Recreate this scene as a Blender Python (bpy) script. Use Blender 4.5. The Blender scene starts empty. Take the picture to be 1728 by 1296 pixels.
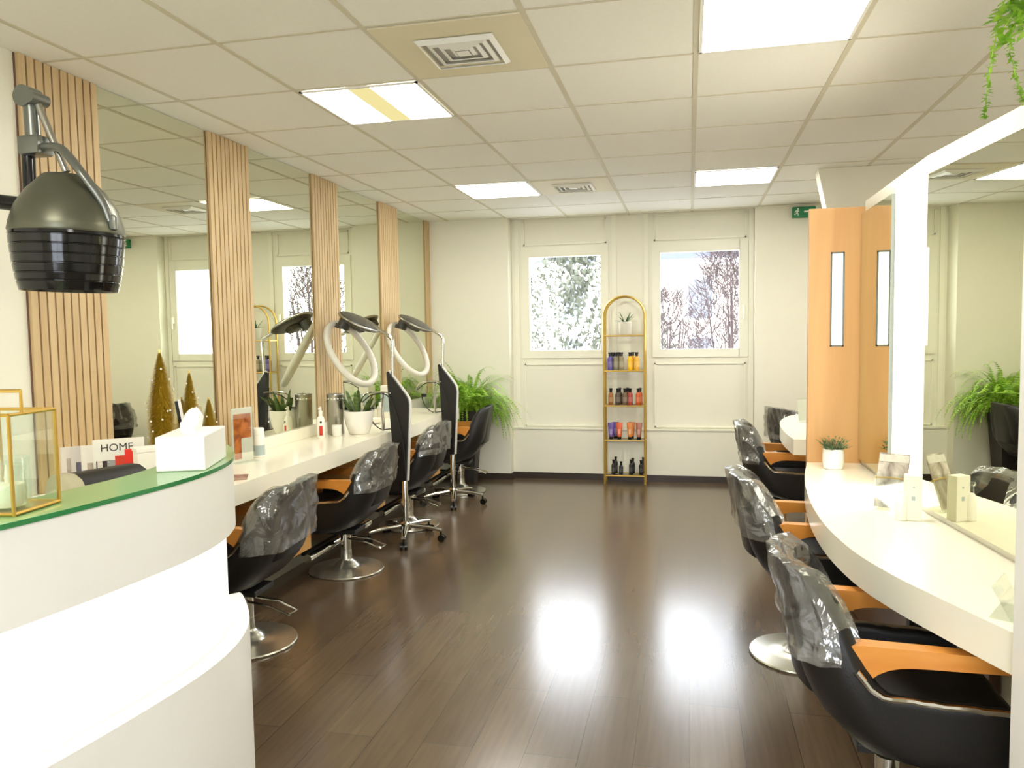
import bpy, bmesh, math, random
from mathutils import Vector, Matrix, noise
PI = math.pi
rnd = random.Random(7)
S = bpy.context.scene
C = S.collection
sin, cos = math.sin, math.cos

# ------------------------------------------------------------------ materials
def lin(c):
    return tuple(((v / 255) / 12.92 if v / 255 <= 0.04045 else ((v / 255 + 0.055) / 1.055) ** 2.4) for v in c) + (1.0,)

def mat(name, rgb, rough=0.5, metal=0.0, var=0.06, scale=6.0, bump=0.0, bscale=60.0, spec=0.5, stretch=None, trans=0.0, coat=0.0, ior=1.45):
    m = bpy.data.materials.new(name); m.use_nodes = True
    nt = m.node_tree; N = nt.nodes; L = nt.links
    b = N['Principled BSDF']
    b.inputs['Roughness'].default_value = rough
    b.inputs['Metallic'].default_value = metal
    b.inputs['Specular IOR Level'].default_value = spec
    b.inputs['Transmission Weight'].default_value = trans
    b.inputs['Coat Weight'].default_value = coat
    b.inputs['IOR'].default_value = ior
    tc = N.new('ShaderNodeTexCoord'); mp = N.new('ShaderNodeMapping')
    if stretch: mp.inputs['Scale'].default_value = stretch
    L.new(tc.outputs['Object'], mp.inputs['Vector'])
    nz = N.new('ShaderNodeTexNoise'); nz.inputs['Scale'].default_value = scale; nz.inputs['Detail'].default_value = 4
    L.new(mp.outputs['Vector'], nz.inputs['Vector'])
    mx = N.new('ShaderNodeMix'); mx.data_type = 'RGBA'
    c = lin(rgb)
    mx.inputs['A'].default_value = tuple(max(0, v * (1 - var)) for v in c[:3]) + (1,)
    mx.inputs['B'].default_value = tuple(min(1, v * (1 + var)) for v in c[:3]) + (1,)
    L.new(nz.outputs['Fac'], mx.inputs['Factor'])
    L.new(mx.outputs['Result'], b.inputs['Base Color'])
    if bump:
        n2 = N.new('ShaderNodeTexNoise'); n2.inputs['Scale'].default_value = bscale; n2.inputs['Detail'].default_value = 5
        L.new(mp.outputs['Vector'], n2.inputs['Vector'])
        bp = N.new('ShaderNodeBump'); bp.inputs['Strength'].default_value = bump; bp.inputs['Distance'].default_value = 0.01
        L.new(n2.outputs['Fac'], bp.inputs['Height']); L.new(bp.outputs['Normal'], b.inputs['Normal'])
    return m

def emit(name, rgb, strength):
    m = bpy.data.materials.new(name); m.use_nodes = True
    nt = m.node_tree; N = nt.nodes
    N.remove(N['Principled BSDF'])
    e = N.new('ShaderNodeEmission'); e.inputs['Color'].default_value = lin(rgb); e.inputs['Strength'].default_value = strength
    nt.links.new(e.outputs[0], N['Material Output'].inputs[0])
    return m

def glassy(name, tint=(255, 255, 255), gloss=0.12, rough=0.02, bump=0.0, bscale=30, stretch=None, fres=0.45, haze=0.0):
    """thin clear sheet: transparent with a glossy sheen"""
    m = bpy.data.materials.new(name); m.use_nodes = True
    nt = m.node_tree; N = nt.nodes; L = nt.links
    N.remove(N['Principled BSDF'])
    t = N.new('ShaderNodeBsdfTransparent'); t.inputs['Color'].default_value = lin(tint)
    g = N.new('ShaderNodeBsdfGlossy'); g.inputs['Roughness'].default_value = rough
    g.inputs['Color'].default_value = (1, 1, 1, 1)
    f = N.new('ShaderNodeLayerWeight'); f.inputs['Blend'].default_value = 0.35
    mul = N.new('ShaderNodeMath'); mul.operation = 'MULTIPLY_ADD'; mul.inputs[1].default_value = fres; mul.inputs[2].default_value = gloss
    mul.use_clamp = True
    L.new(f.outputs['Fresnel'], mul.inputs[0])
    mix = N.new('ShaderNodeMixShader')
    L.new(mul.outputs[0], mix.inputs[0]); L.new(t.outputs[0], mix.inputs[1]); L.new(g.outputs[0], mix.inputs[2])
    if bump:
        tc = N.new('ShaderNodeTexCoord'); mp = N.new('ShaderNodeMapping')
        if stretch: mp.inputs['Scale'].default_value = stretch
        nz = N.new('ShaderNodeTexNoise'); nz.inputs['Scale'].default_value = bscale; nz.inputs['Detail'].default_value = 3
        nz.inputs['Distortion'].default_value = 1.2
        L.new(tc.outputs['Object'], mp.inputs['Vector']); L.new(mp.outputs['Vector'], nz.inputs['Vector'])
        bp = N.new('ShaderNodeBump'); bp.inputs['Strength'].default_value = bump; bp.inputs['Distance'].default_value = 0.02
        L.new(nz.outputs['Fac'], bp.inputs['Height']); L.new(bp.outputs['Normal'], g.inputs['Normal']); L.new(bp.outputs['Normal'], f.inputs['Normal'])
    out = mix
    if haze:                                            # milky film of crinkled plastic
        df = N.new('ShaderNodeBsdfDiffuse'); df.inputs['Color'].default_value = lin((226, 226, 220))
        m2 = N.new('ShaderNodeMixShader'); m2.inputs[0].default_value = haze
        n3 = N.new('ShaderNodeTexNoise'); n3.inputs['Scale'].default_value = 9; n3.inputs['Detail'].default_value = 4; n3.inputs['Distortion'].default_value = 1.5
        L.new(tc.outputs['Object'], n3.inputs['Vector'])
        r3 = N.new('ShaderNodeMapRange'); r3.inputs[1].default_value = 0.35; r3.inputs[2].default_value = 0.75; r3.inputs[3].default_value = haze * 0.35; r3.inputs[4].default_value = haze * 2.0
        L.new(n3.outputs['Fac'], r3.inputs[0]); L.new(r3.outputs[0], m2.inputs[0])
        L.new(mix.outputs[0], m2.inputs[1]); L.new(df.outputs[0], m2.inputs[2]); out = m2
    L.new(out.outputs[0], N['Material Output'].inputs[0])
    return m

def mirror_mat(name, rgb):
    m = bpy.data.materials.new(name); m.use_nodes = True
    nt = m.node_tree; N = nt.nodes; N.remove(N['Principled BSDF'])
    g = N.new('ShaderNodeBsdfGlossy'); g.inputs['Roughness'].default_value = 0.0; g.inputs['Color'].default_value = lin(rgb)
    nt.links.new(g.outputs[0], N['Material Output'].inputs[0])
    return m

def wood(name, ca, cb, rough=0.4, stretch=(14, 14, 1.2), scale=1.6, coat=0.0):
    m = bpy.data.materials.new(name); m.use_nodes = True
    nt = m.node_tree; N = nt.nodes; L = nt.links; b = N['Principled BSDF']
    b.inputs['Roughness'].default_value = rough; b.inputs['Coat Weight'].default_value = coat
    tc = N.new('ShaderNodeTexCoord'); mp = N.new('ShaderNodeMapping'); mp.inputs['Scale'].default_value = stretch
    L.new(tc.outputs['Object'], mp.inputs['Vector'])
    nz = N.new('ShaderNodeTexNoise'); nz.inputs['Scale'].default_value = scale; nz.inputs['Detail'].default_value = 6; nz.inputs['Distortion'].default_value = 0.6
    L.new(mp.outputs['Vector'], nz.inputs['Vector'])
    r = N.new('ShaderNodeValToRGB'); r.color_ramp.elements[0].position = 0.3; r.color_ramp.elements[1].position = 0.72
    r.color_ramp.elements[0].color = lin(ca); r.color_ramp.elements[1].color = lin(cb)
    L.new(nz.outputs['Fac'], r.inputs[0]); L.new(r.outputs[0], b.inputs['Base Color'])
    return m

M = {}
M['wall'] = mat('painted_wall', (231, 228, 211), 0.42, var=0.02, bump=0.05, bscale=180)
M['wallw'] = mat('white_frame_paint', (235, 233, 215), 0.3, var=0.01)
M['ceil'] = mat('ceiling_tile', (241, 239, 231), 0.9, var=0.03, scale=60, bump=0.1, bscale=300)
M['grid'] = mat('ceiling_grid', (206, 199, 178), 0.6, var=0.02)
M['base'] = mat('dark_baseboard', (52, 42, 34), 0.4, var=0.15)
M['mirror'] = mirror_mat('mirror_glass', (229, 231, 213))
M['mirrorR'] = mirror_mat('mirror_glass_clear', (232, 233, 214))
M['mirror_edge'] = mat('mirror_edge', (92, 98, 92), 0.2, var=0.02)
M['slat'] = wood('slat_oak', (188, 159, 114), (206, 180, 136), 0.55, stretch=(10, 10, 0.8))
M['felt'] = mat('slat_backing_felt', (112, 82, 68), 0.95, var=0.1)
M['worktop'] = mat('white_worktop', (247, 242, 222), 0.22, var=0.015, coat=0.2)
M['white'] = mat('white_laminate', (246, 245, 240), 0.35, var=0.01)
M['beech'] = wood('beech_veneer', (192, 142, 86), (208, 162, 104), 0.42, stretch=(9, 9, 0.6), scale=1.2)
M['beech2'] = wood('beech_cabinet', (205, 152, 84), (216, 168, 100), 0.45, stretch=(9, 9, 0.6))
M['armwood'] = wood('armrest_beech', (208, 134, 52), (222, 152, 70), 0.3, stretch=(2, 14, 14), coat=0.3)
M['black'] = mat('black_leatherette', (24, 22, 21), 0.42, var=0.1, bump=0.12, bscale=220)
M['blackp'] = mat('black_plastic', (20, 19, 18), 0.12, var=0.05)
M['blackm'] = mat('black_matte', (28, 27, 26), 0.5, var=0.05)
M['chrome'] = mat('chrome', (214, 212, 204), 0.1, 1.0, var=0.02)
M['disc'] = mat('satin_chrome_disc', (196, 194, 182), 0.24, 0.85, var=0.03)
M['steel'] = mat('brushed_steel', (176, 174, 166), 0.28, 1.0, var=0.05)
M['plastic_wrap'] = glassy('clear_plastic_wrap', (236, 236, 232), gloss=0.13, rough=0.15, bump=0.8, bscale=6, haze=0.085)
M['glass'] = glassy('clear_glass', (250, 253, 251), gloss=0.01, rough=0.0, fres=0.2)
M['winglass'] = glassy('window_glass', (250, 252, 252), gloss=0.0, rough=0.0, fres=0.03)
M['acrylic'] = glassy('clear_acrylic', (250, 252, 251), gloss=0.03, rough=0.03, fres=0.25)
M['greenglass'] = mat('green_glass_top', (132, 172, 118), 0.12, var=0.03, spec=0.6)
M['greenedge'] = mat('green_glass_edge', (52, 128, 74), 0.15, var=0.05)
M['gold'] = mat('gold_metal', (214, 176, 92), 0.3, 1.0, var=0.05)
M['goldpaint'] = mat('gold_paint', (200, 166, 84), 0.35, 0.6, var=0.05)
M['dryer_grey'] = mat('dryer_metallic_grey', (98, 98, 82), 0.36, 0.7, var=0.04)
M['dryer_arm'] = mat('dryer_arm_grey', (120, 122, 116), 0.28, 0.7, var=0.04)
M['hose'] = mat('cream_hose', (218, 214, 200), 0.4, var=0.03)
M['darkgrey'] = mat('dark_grey_plastic', (72, 70, 64), 0.35, var=0.05)
M['trimwhite'] = mat('silver_edge_trim', (226, 224, 216), 0.3, 0.2, var=0.02)
M['plinth'] = mat('grey_plinth', (150, 146, 130), 0.35, var=0.04)
M['brown'] = mat('brown_back_panel', (112, 84, 66), 0.35, var=0.08)
M['planter'] = mat('dark_planter', (58, 52, 50), 0.5, var=0.08)
M['pot'] = mat('white_ceramic', (248, 245, 236), 0.25, var=0.01)
M['soil'] = mat('potting_soil', (60, 46, 34), 0.95, var=0.3, scale=60)
def leafmat(n, a, b, sc=9, stretch=None):
    m = wood(n, a, b, 0.5, stretch=stretch or (1, 1, 1), scale=sc); return m
M['fern'] = leafmat('fern_leaf', (112, 166, 30), (180, 216, 78), 14)
M['snake'] = leafmat('snake_plant_leaf', (38, 66, 26), (104, 124, 56), 7, (2, 2, 7))
M['succ'] = leafmat('succulent_leaf', (62, 92, 62), (112, 138, 96), 20)
M['aloe'] = leafmat('aloe_leaf', (50, 92, 66), (96, 136, 100), 20)
M['trail'] = leafmat('trailing_leaf', (112, 168, 30), (182, 220, 70), 24)
M['tinsel'] = mat('gold_tinsel', (226, 186, 62), 0.34, 0.35, var=0.5, scale=220)
M['card'] = mat('white_card', (244, 240, 226), 0.5, var=0.01)
M['wax'] = mat('cream_wax', (244, 234, 206), 0.55, var=0.02)
M['tissue'] = mat('tissue_paper', (250, 248, 244), 0.9, var=0.01)
M['photo'] = wood('orange_hair_photo', (150, 58, 20), (246, 150, 74), 0.35, stretch=(8, 8, 8), scale=2.4)
M['photo2'] = wood('sepia_photo', (92, 74, 52), (240, 232, 218), 0.35, stretch=(8, 8, 5), scale=2.2)
M['red'] = mat('red_print', (196, 48, 34), 0.45, var=0.1)
M['label'] = mat('grey_label', (176, 190, 188), 0.5, var=0.12, scale=30)
M['ink'] = mat('black_ink', (40, 38, 38), 0.6, var=0.02)
M['exitgreen'] = mat('exit_green', (20, 118, 72), 0.4, var=0.03)
M['light'] = emit('ceiling_light_diffuser', (255, 252, 242), 30.0)
M['lightmid'] = emit('ceiling_light_centre', (255, 240, 168), 1.0)
M['strip'] = emit('mirror_light_strip', (255, 250, 232), 8.0)
M['desklight'] = emit('reception_light', (255, 253, 246), 1.7)
M['slot'] = emit('lamp_slot', (255, 250, 240), 2.0)

# ------------------------------------------------------------------ mesh helpers
def new(): return bmesh.new()

def faces_of(bm, verts, idx, mi):
    out = []
    for f in idx:
        try:
            fc = bm.faces.new([verts[i] for i in f]); fc.material_index = mi; out.append(fc)
        except ValueError: pass
    return out

def box(bm, lo, hi, mi=0, mtx=None):
    x0, y0, z0 = lo; x1, y1, z1 = hi
    P = [(x0,y0,z0),(x1,y0,z0),(x1,y1,z0),(x0,y1,z0),(x0,y0,z1),(x1,y0,z1),(x1,y1,z1),(x0,y1,z1)]
    v = [bm.verts.new(mtx @ Vector(p) if mtx else p) for p in P]
    faces_of(bm, v, [(3,2,1,0),(4,5,6,7),(0,1,5,4),(1,2,6,5),(2,3,7,6),(3,0,4,7)], mi)

def rbox(bm, lo, hi, r=0.01, mi=0, mtx=None, seg=2):
    t = new(); box(t, lo, hi, mi)
    bmesh.ops.bevel(t, geom=t.edges[:], offset=r, segments=seg, affect='EDGES', profile=0.5)
    merge(bm, t, mtx)

def merge(bm, t, mtx=None):
    vm = {v: bm.verts.new(mtx @ v.co if mtx else v.co) for v in t.verts}
    for f in t.faces:
        try:
            nf = bm.faces.new([vm[v] for v in f.verts]); nf.material_index = f.material_index
        except ValueError: pass
    t.free()

def loft(bm, rings, closed=True, cap=True, mi=0):
    R = [[bm.verts.new(p) for p in ring] for ring in rings]
    n = len(R[0])
    for a, b in zip(R, R[1:]):
        for i in range(n if closed else n - 1):
            j = (i + 1) % n
            try:
                f = bm.faces.new((a[i], a[j], b[j], b[i])); f.material_index = mi
            except ValueError: pass
    if cap and closed:
        for r, rev in ((R[0], True), (R[-1], False)):
            try:
                f = bm.faces.new(list(reversed(r)) if rev else r); f.material_index = mi
            except ValueError: pass
    return R

def lathe(bm, prof, c=(0, 0, 0), n=32, mi=0, mtx=None, cap=True):
    rings = []
    for r, z in prof:
        ring = [Vector((c[0] + r * cos(2*PI*i/n), c[1] + r * sin(2*PI*i/n), c[2] + z)) for i in range(n)]
        if mtx: ring = [mtx @ p for p in ring]
        rings.append(ring)
    loft(bm, rings, True, cap, mi)

def smooth_path(pts, k=6, closed=False):
    P = [Vector(p) for p in pts]; out = []
    n = len(P)
    for i in range(n if closed else n - 1):
        if closed: p0, p1, p2, p3 = P[(i-1) % n], P[i], P[(i+1) % n], P[(i+2) % n]
        else: p0, p1, p2, p3 = P[max(i-1, 0)], P[i], P[i+1], P[min(i+2, n-1)]
        for s in range(k):
            t = s / k
            out.append(0.5 * ((2*p1) + (p2-p0)*t + (2*p0-5*p1+4*p2-p3)*t*t + (3*p1-p0-3*p2+p3)*t**3))
    if not closed: out.append(P[-1])
    return out

def tube(bm, pts, r, n=10, mi=0, closed=False, flat=1.0):
    P = [Vector(p) for p in pts]; m = len(P)
    rr = r if isinstance(r, (list, tuple)) else [r] * m
    up = Vector((0, 0, 1)); rings = []; prev = None
    for i, p in enumerate(P):
        if closed: d = P[(i+1) % m] - P[(i-1) % m]
        else: d = P[min(i+1, m-1)] - P[max(i-1, 0)]
        if d.length < 1e-9: d = Vector((0, 0, 1))
        d.normalize()
        if prev is None:
            a = d.cross(up)
            if a.length < 1e-3: a = d.cross(Vector((1, 0, 0)))
        else:
            a = prev - d * prev.dot(d)
            if a.length < 1e-6: a = d.cross(up)
        a.normalize(); prev = a
        b = d.cross(a)
        rings.append([p + (a * cos(2*PI*k/n) + b * sin(2*PI*k/n) * flat) * rr[i] for k in range(n)])
    if closed:
        rings.append(rings[0]); loft(bm, rings, True, False, mi)
        bmesh.ops.remove_doubles(bm, verts=bm.verts[:], dist=1e-7)
    else: loft(bm, rings, True, True, mi)

def prism(bm, poly, z0, z1, mi=0, mi_side=None):
    """poly: list of (x, y), extruded from z0 to z1"""
    a = [bm.verts.new((x, y, z0)) for x, y in poly]; b = [bm.verts.new((x, y, z1)) for x, y in poly]
    n = len(poly)
    f = bm.faces.new(list(reversed(a))); f.material_index = mi
    f = bm.faces.new(b); f.material_index = mi
    for i in range(n):
        f = bm.faces.new((a[i], a[(i+1) % n], b[(i+1) % n], b[i])); f.material_index = mi if mi_side is None else mi_side

def plate(bm, poly, axis, t0, t1, mi=0):
    """poly in the plane normal to axis ('x': (y,z), 'y': (x,z)), extruded t0..t1"""
    def P(u, w, t): return (t, u, w) if axis == 'x' else (u, t, w)
    a = [bm.verts.new(P(u, w, t0)) for u, w in poly]; b = [bm.verts.new(P(u, w, t1)) for u, w in poly]
    n = len(poly)
    for vs in (list(reversed(a)), b):
        f = bm.faces.new(vs); f.material_index = mi
    for i in range(n):
        f = bm.faces.new((a[i], a[(i+1) % n], b[(i+1) % n], b[i])); f.material_index = mi

def bevel_all(bm, r, seg=2, ang=0.6):
    e = [x for x in bm.edges if len(x.link_faces) == 2 and x.calc_face_angle(0) > ang]
    bmesh.ops.bevel(bm, geom=e, offset=r, segments=seg, affect='EDGES', profile=0.5)

def obj(name, bm, mats, parent=None, smooth=False, loc=None, ang=40):
    bmesh.ops.recalc_face_normals(bm, faces=bm.faces[:])
    me = bpy.data.meshes.new(name); bm.to_mesh(me); bm.free()
    for m in (mats if isinstance(mats, (list, tuple)) else [mats]): me.materials.append(M[m] if isinstance(m, str) else m)
    if smooth:
        for p in me.polygons: p.use_smooth = True
        try: me.set_sharp_from_angle(angle=math.radians(ang))
        except Exception: pass
    o = bpy.data.objects.new(name, me); C.objects.link(o)
    if parent: o.parent = parent
    if loc: o.location = loc
    return o

def tag(o, label=None, cat=None, group=None, kind=None):
    if label: o['label'] = label
    if cat: o['category'] = cat
    if group: o['group'] = group
    if kind: o['kind'] = kind
    return o

def thing(name, label, cat, loc=(0, 0, 0), rotz=0, group=None):
    o = bpy.data.objects.new(name, None); C.objects.link(o); o.empty_display_size = 0.05
    o.location = loc; o.rotation_euler = (0, 0, rotz)
    return tag(o, label, cat, group)

def struct(name, bm, mats, smooth=False):
    return tag(obj(name, bm, mats, None, smooth), kind='structure')

def kids(o): return [c for c in bpy.data.objects if c.parent is o]
def dup(o, loc=None, rotz=None, label=None, parent=None):
    c = o.copy(); C.objects.link(c); c.parent = parent
    if loc is not None: c.location = loc
    if rotz is not None: c.rotation_euler = (0, 0, rotz)
    if label: c['label'] = label
    for ch in kids(o): dup(ch, parent=c)
    return c

# ------------------------------------------------------------------ room dimensions
LX, RX, BY, FY, CE = -2.588, 3.0, 7.72, -3.2, 2.617
GX0, GY0, G, GR = -2.372, 3.357, 0.6, 0.609      # ceiling grid: column 0, row 1, module

# floor: planks as a material
def floor_mat():
    m = bpy.data.materials.new('dark_plank_floor'); m.use_nodes = True
    nt = m.node_tree; N = nt.nodes; L = nt.links; b = N['Principled BSDF']
    tc = N.new('ShaderNodeTexCoord'); mp = N.new('ShaderNodeMapping'); mp.inputs['Rotation'].default_value = (0, 0, PI / 2)
    L.new(tc.outputs['Object'], mp.inputs['Vector'])
    br = N.new('ShaderNodeTexBrick'); br.offset = 0.37
    br.inputs['Scale'].default_value = 1.0; br.inputs['Brick Width'].default_value = 1.3; br.inputs['Row Height'].default_value = 0.19
    br.inputs['Mortar Size'].default_value = 0.0012; br.inputs['Mortar Smooth'].default_value = 0.3
    br.inputs['Color1'].default_value = lin((96, 80, 62)); br.inputs['Color2'].default_value = lin((84, 69, 53)); br.inputs['Mortar'].default_value = lin((42, 32, 25))
    L.new(mp.outputs['Vector'], br.inputs['Vector'])
    m2 = N.new('ShaderNodeMapping'); m2.inputs['Scale'].default_value = (30, 1.6, 1)
    L.new(tc.outputs['Object'], m2.inputs['Vector'])
    nz = N.new('ShaderNodeTexNoise'); nz.inputs['Scale'].default_value = 1.5; nz.inputs['Detail'].default_value = 3; nz.inputs['Distortion'].default_value = 0.5
    L.new(m2.outputs['Vector'], nz.inputs['Vector'])
    mr = N.new('ShaderNodeMapRange'); mr.inputs[1].default_value = 0.3; mr.inputs[2].default_value = 0.7; mr.inputs[3].default_value = 0.88; mr.inputs[4].default_value = 1.1
    L.new(nz.outputs['Fac'], mr.inputs[0])
    mx = N.new('ShaderNodeMix'); mx.data_type = 'RGBA'; mx.blend_type = 'MULTIPLY'; mx.inputs['Factor'].default_value = 1.0
    L.new(br.outputs['Color'], mx.inputs['A']); L.new(mr.outputs[0], mx.inputs['B'])
    L.new(mx.outputs['Result'], b.inputs['Base Color'])
    b.inputs['Roughness'].default_value = 0.21; b.inputs['Specular IOR Level'].default_value = 0.75
    return m
M['floor'] = floor_mat()

bm = new(); box(bm, (LX - 0.1, FY - 0.1, -0.1), (RX + 0.1, 8.0, 0)); struct('floor', bm, 'floor')

bm = new(); box(bm, (LX - 0.1, FY - 0.1, CE), (RX + 0.1, 8.0, CE + 0.1), 0)
for i in range(-1, 10):
    x = GX0 + i * G
    if x < LX + 0.02 or x > RX: continue
    box(bm, (x - 0.011, FY, CE - 0.003), (x + 0.011, 7.8, CE + 0.001), 1)
for j in range(-10, 9):
    y = GY0 + (j - 1) * GR
    if y < FY or y > 7.75: continue
    box(bm, (LX, y - 0.007, CE - 0.0025), (RX, y + 0.007, CE + 0.001), 1)
struct('ceiling', bm, ['ceil', 'grid'])

bm = new(); box(bm, (LX - 0.15, FY - 0.1, 0), (LX, 8.0, CE)); struct('wall_left', bm, 'wall')
bm = new(); box(bm, (RX, FY - 0.1, 0), (RX + 0.15, 8.0, CE)); struct('wall_right', bm, 'wall')
bm = new()
box(bm, (LX, FY - 0.15, 0), (RX, FY, 0.35)); box(bm, (LX, FY - 0.15, 2.35), (RX, FY, CE)); box(bm, (LX, FY - 0.15, 0.35), (-1.0, FY, 2.35)); box(bm, (1.3, FY - 0.15, 0.35), (RX, FY, 2.35))
struct('wall_front', bm, 'wall')
o3 = bpy.data.objects.new('window_3', None); C.objects.link(o3); o3.location = (0.15, FY, 0.35); tag(o3, kind='structure')  # unseen window and wall opening behind the camera, added to let in fill daylight
bm = new()
for x in (-1.15, 0.0, 1.15): box(bm, (x - 0.03, -0.08, 0), (x + 0.03, -0.02, 2.0))
for z in (0.03, 1.97): box(bm, (-1.15, -0.08, z - 0.03), (1.15, -0.02, z + 0.03))
obj('window_frame', bm, 'wallw', o3)
bm = new(); box(bm, (-1.13, -0.055, 0.06), (1.13, -0.05, 1.94)); obj('glass_pane', bm, 'winglass', o3)

# back wall with its two windows
WY = 7.76
WIN = [(-1.652, -0.776), (-0.353, 0.548)]
WZ0, WZ1 = 1.22, 2.335
bm = new()
box(bm, (LX, 7.59, 0), (-1.755, 8.0, CE))
box(bm, (0.60, 7.62, 0), (RX, 8.0, CE))
box(bm, (-1.755, 7.70, 0), (0.60, 8.0, 0.512))
box(bm, (-1.755, WY, 0.512), (-1.652, 8.0, CE))
box(bm, (-0.776, WY, 0.512), (-0.353, 8.0, CE))
box(bm, (0.548, WY, 0.512), (0.60, 8.0, CE))
for a, b in WIN:
    box(bm, (a, WY, 0.512), (b, 8.0, WZ0)); box(bm, (a, WY, WZ1), (b, 8.0, CE))
struct('wall_back', bm, 'wall')

for k, (a, b) in enumerate(WIN):
    w = 0.078
    o = bpy.data.objects.new('window_%d' % (k + 1), None); C.objects.link(o); o.location = ((a + b) / 2, WY, WZ0); tag(o, kind='structure')
    W2 = (b - a) / 2
    bm = new()
    H = WZ1 - WZ0
    for lo, hi in [((-W2, -0.012, 0), (-W2 + w, 0.06, H)), ((W2 - w - (0.004 if k else 0), -0.012, 0), (W2, 0.06, H)),
                   ((-W2 + w, -0.012, 0), (W2 - w, 0.06, w)), ((-W2 + w, -0.012, H - w - 0.022), (W2 - w, 0.06, H))]:
        box(bm, lo, hi)
    bevel_all(bm, 0.006, 2)
    obj('window_frame', bm, 'wallw', o)
    bm = new(); box(bm, (-W2 + w, 0.025, w), (W2 - w, 0.031, H - w)); obj('glass_pane', bm, 'winglass', o)
    bm = new(); rbox(bm, (W2 - 0.05, -0.05, 0.42), (W2 - 0.026, -0.012, 0.5), 0.005); rbox(bm, (W2 - 0.046, -0.06, 0.36), (W2 - 0.03, -0.045, 0.49), 0.005)
    obj('window_handle', bm, 'wallw', o)

# raised panel mouldings round and under the windows (trim)
def frame_trim(name, x0, x1, z0, z1, y, t=0.014, d=0.012):
    bm = new()
    box(bm, (x0, y - d, z0), (x0 + t, y, z1)); box(bm, (x1 - t, y - d, z0), (x1, y, z1))
    box(bm, (x0, y - d, z0), (x1, y, z0 + t)); box(bm, (x0, y - d, z1 - t), (x1, y, z1))
    return struct(name, bm, 'wallw')
n = 1
for a, b in WIN:
    for z0, z1 in ((2.352, 2.596), (0.53, 1.165)):
        frame_trim('trim_%d' % n, a + 0.02, b - 0.02, z0, z1, WY); n += 1
bm = new()
for x in (-1.70, -0.72, -0.41, 0.575):
    box(bm, (x - 0.022, WY - 0.014, 0.512), (x + 0.022, WY, CE))
struct('trim_5', bm, 'wallw')
bm = new(); box(bm, (-1.755, 7.688, 0.505), (0.60, WY, 0.52)); struct('trim_6', bm, 'wallw')

def baseboard(name, pieces):
    bm = new()
    for lo, hi in pieces: box(bm, lo, hi)
    struct(name, bm, 'base')
baseboard('baseboard_back', [((LX, 7.575, 0), (-1.755, 7.589, 0.062)), ((-1.755, 7.686, 0), (0.60, 7.699, 0.062)), ((-1.755, 7.575, 0), (-1.742, 7.699, 0.062)), ((0.60, 7.606, 0), (RX, 7.619, 0.062)), ((0.588, 7.606, 0), (0.60, 7.699, 0.062))])
baseboard('baseboard_right', [((RX - 0.014, FY, 0), (RX, 7.6, 0.062))])
baseboard('baseboard_front', [((LX, FY, 0), (RX, FY + 0.014, 0.062))])

# hanging bulkhead fin behind the beech partition
bm = new(); plate(bm, [(0.895, CE - 0.002), (0.955, 2.33), (0.985, 2.16), (1.75, 2.16), (1.75, CE - 0.002)], 'y', 5.97, 6.12); struct('trim_7', bm, 'wall')

# ------------------------------------------------------------------ ceiling lights and vents
def cell(i, j): return GX0 + (i + 0.5) * G, GY0 + (j - 0.5) * GR
def ceiling_light(i, j, label, mid='light'):
    x, y = cell(i, j)
    t = thing('ceiling_light', label, 'ceiling light', (x, y, CE - 0.006), 0, 'square ceiling light panels')
    h = G / 2 - 0.012
    bm = new()
    for lo, hi in [((-h, -h, -0.004), (h, -h + 0.012, 0.003)), ((-h, h - 0.012, -0.004), (h, h, 0.003)), ((-h, -h, -0.004), (-h + 0.012, h, 0.003)), ((h - 0.012, -h, -0.004), (h, h, 0.003))]:
        box(bm, lo, hi)
    obj('frame', bm, 'white', t)
    bm = new()
    q = h - 0.012
    box(bm, (-q, -q, -0.002), (-0.055, q, 0.002), 0); box(bm, (0.055, -q, -0.002), (q, q, 0.002), 0); box(bm, (-0.055, -q, -0.002), (0.055, q, 0.002), 1)
    obj('diffuser', bm, ['light', mid], t)
ceiling_light(1, 1, 'square ceiling light panel above the left mirrors, nearest to the camera there', 'lightmid')
ceiling_light(4, 0, 'largest glowing ceiling light panel, cut by the top edge of the picture')
ceiling_light(1, 5, 'small glowing ceiling light panel beside the far square vent')
ceiling_light(4, 5, 'far ceiling light panel in front of the right window')
for i, j in ((1, -4), (4, -5), (7, 0), (7, 5), (1, -8), (4, -9)):
    ceiling_light(i, j, 'square ceiling light panel outside the picture')

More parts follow.
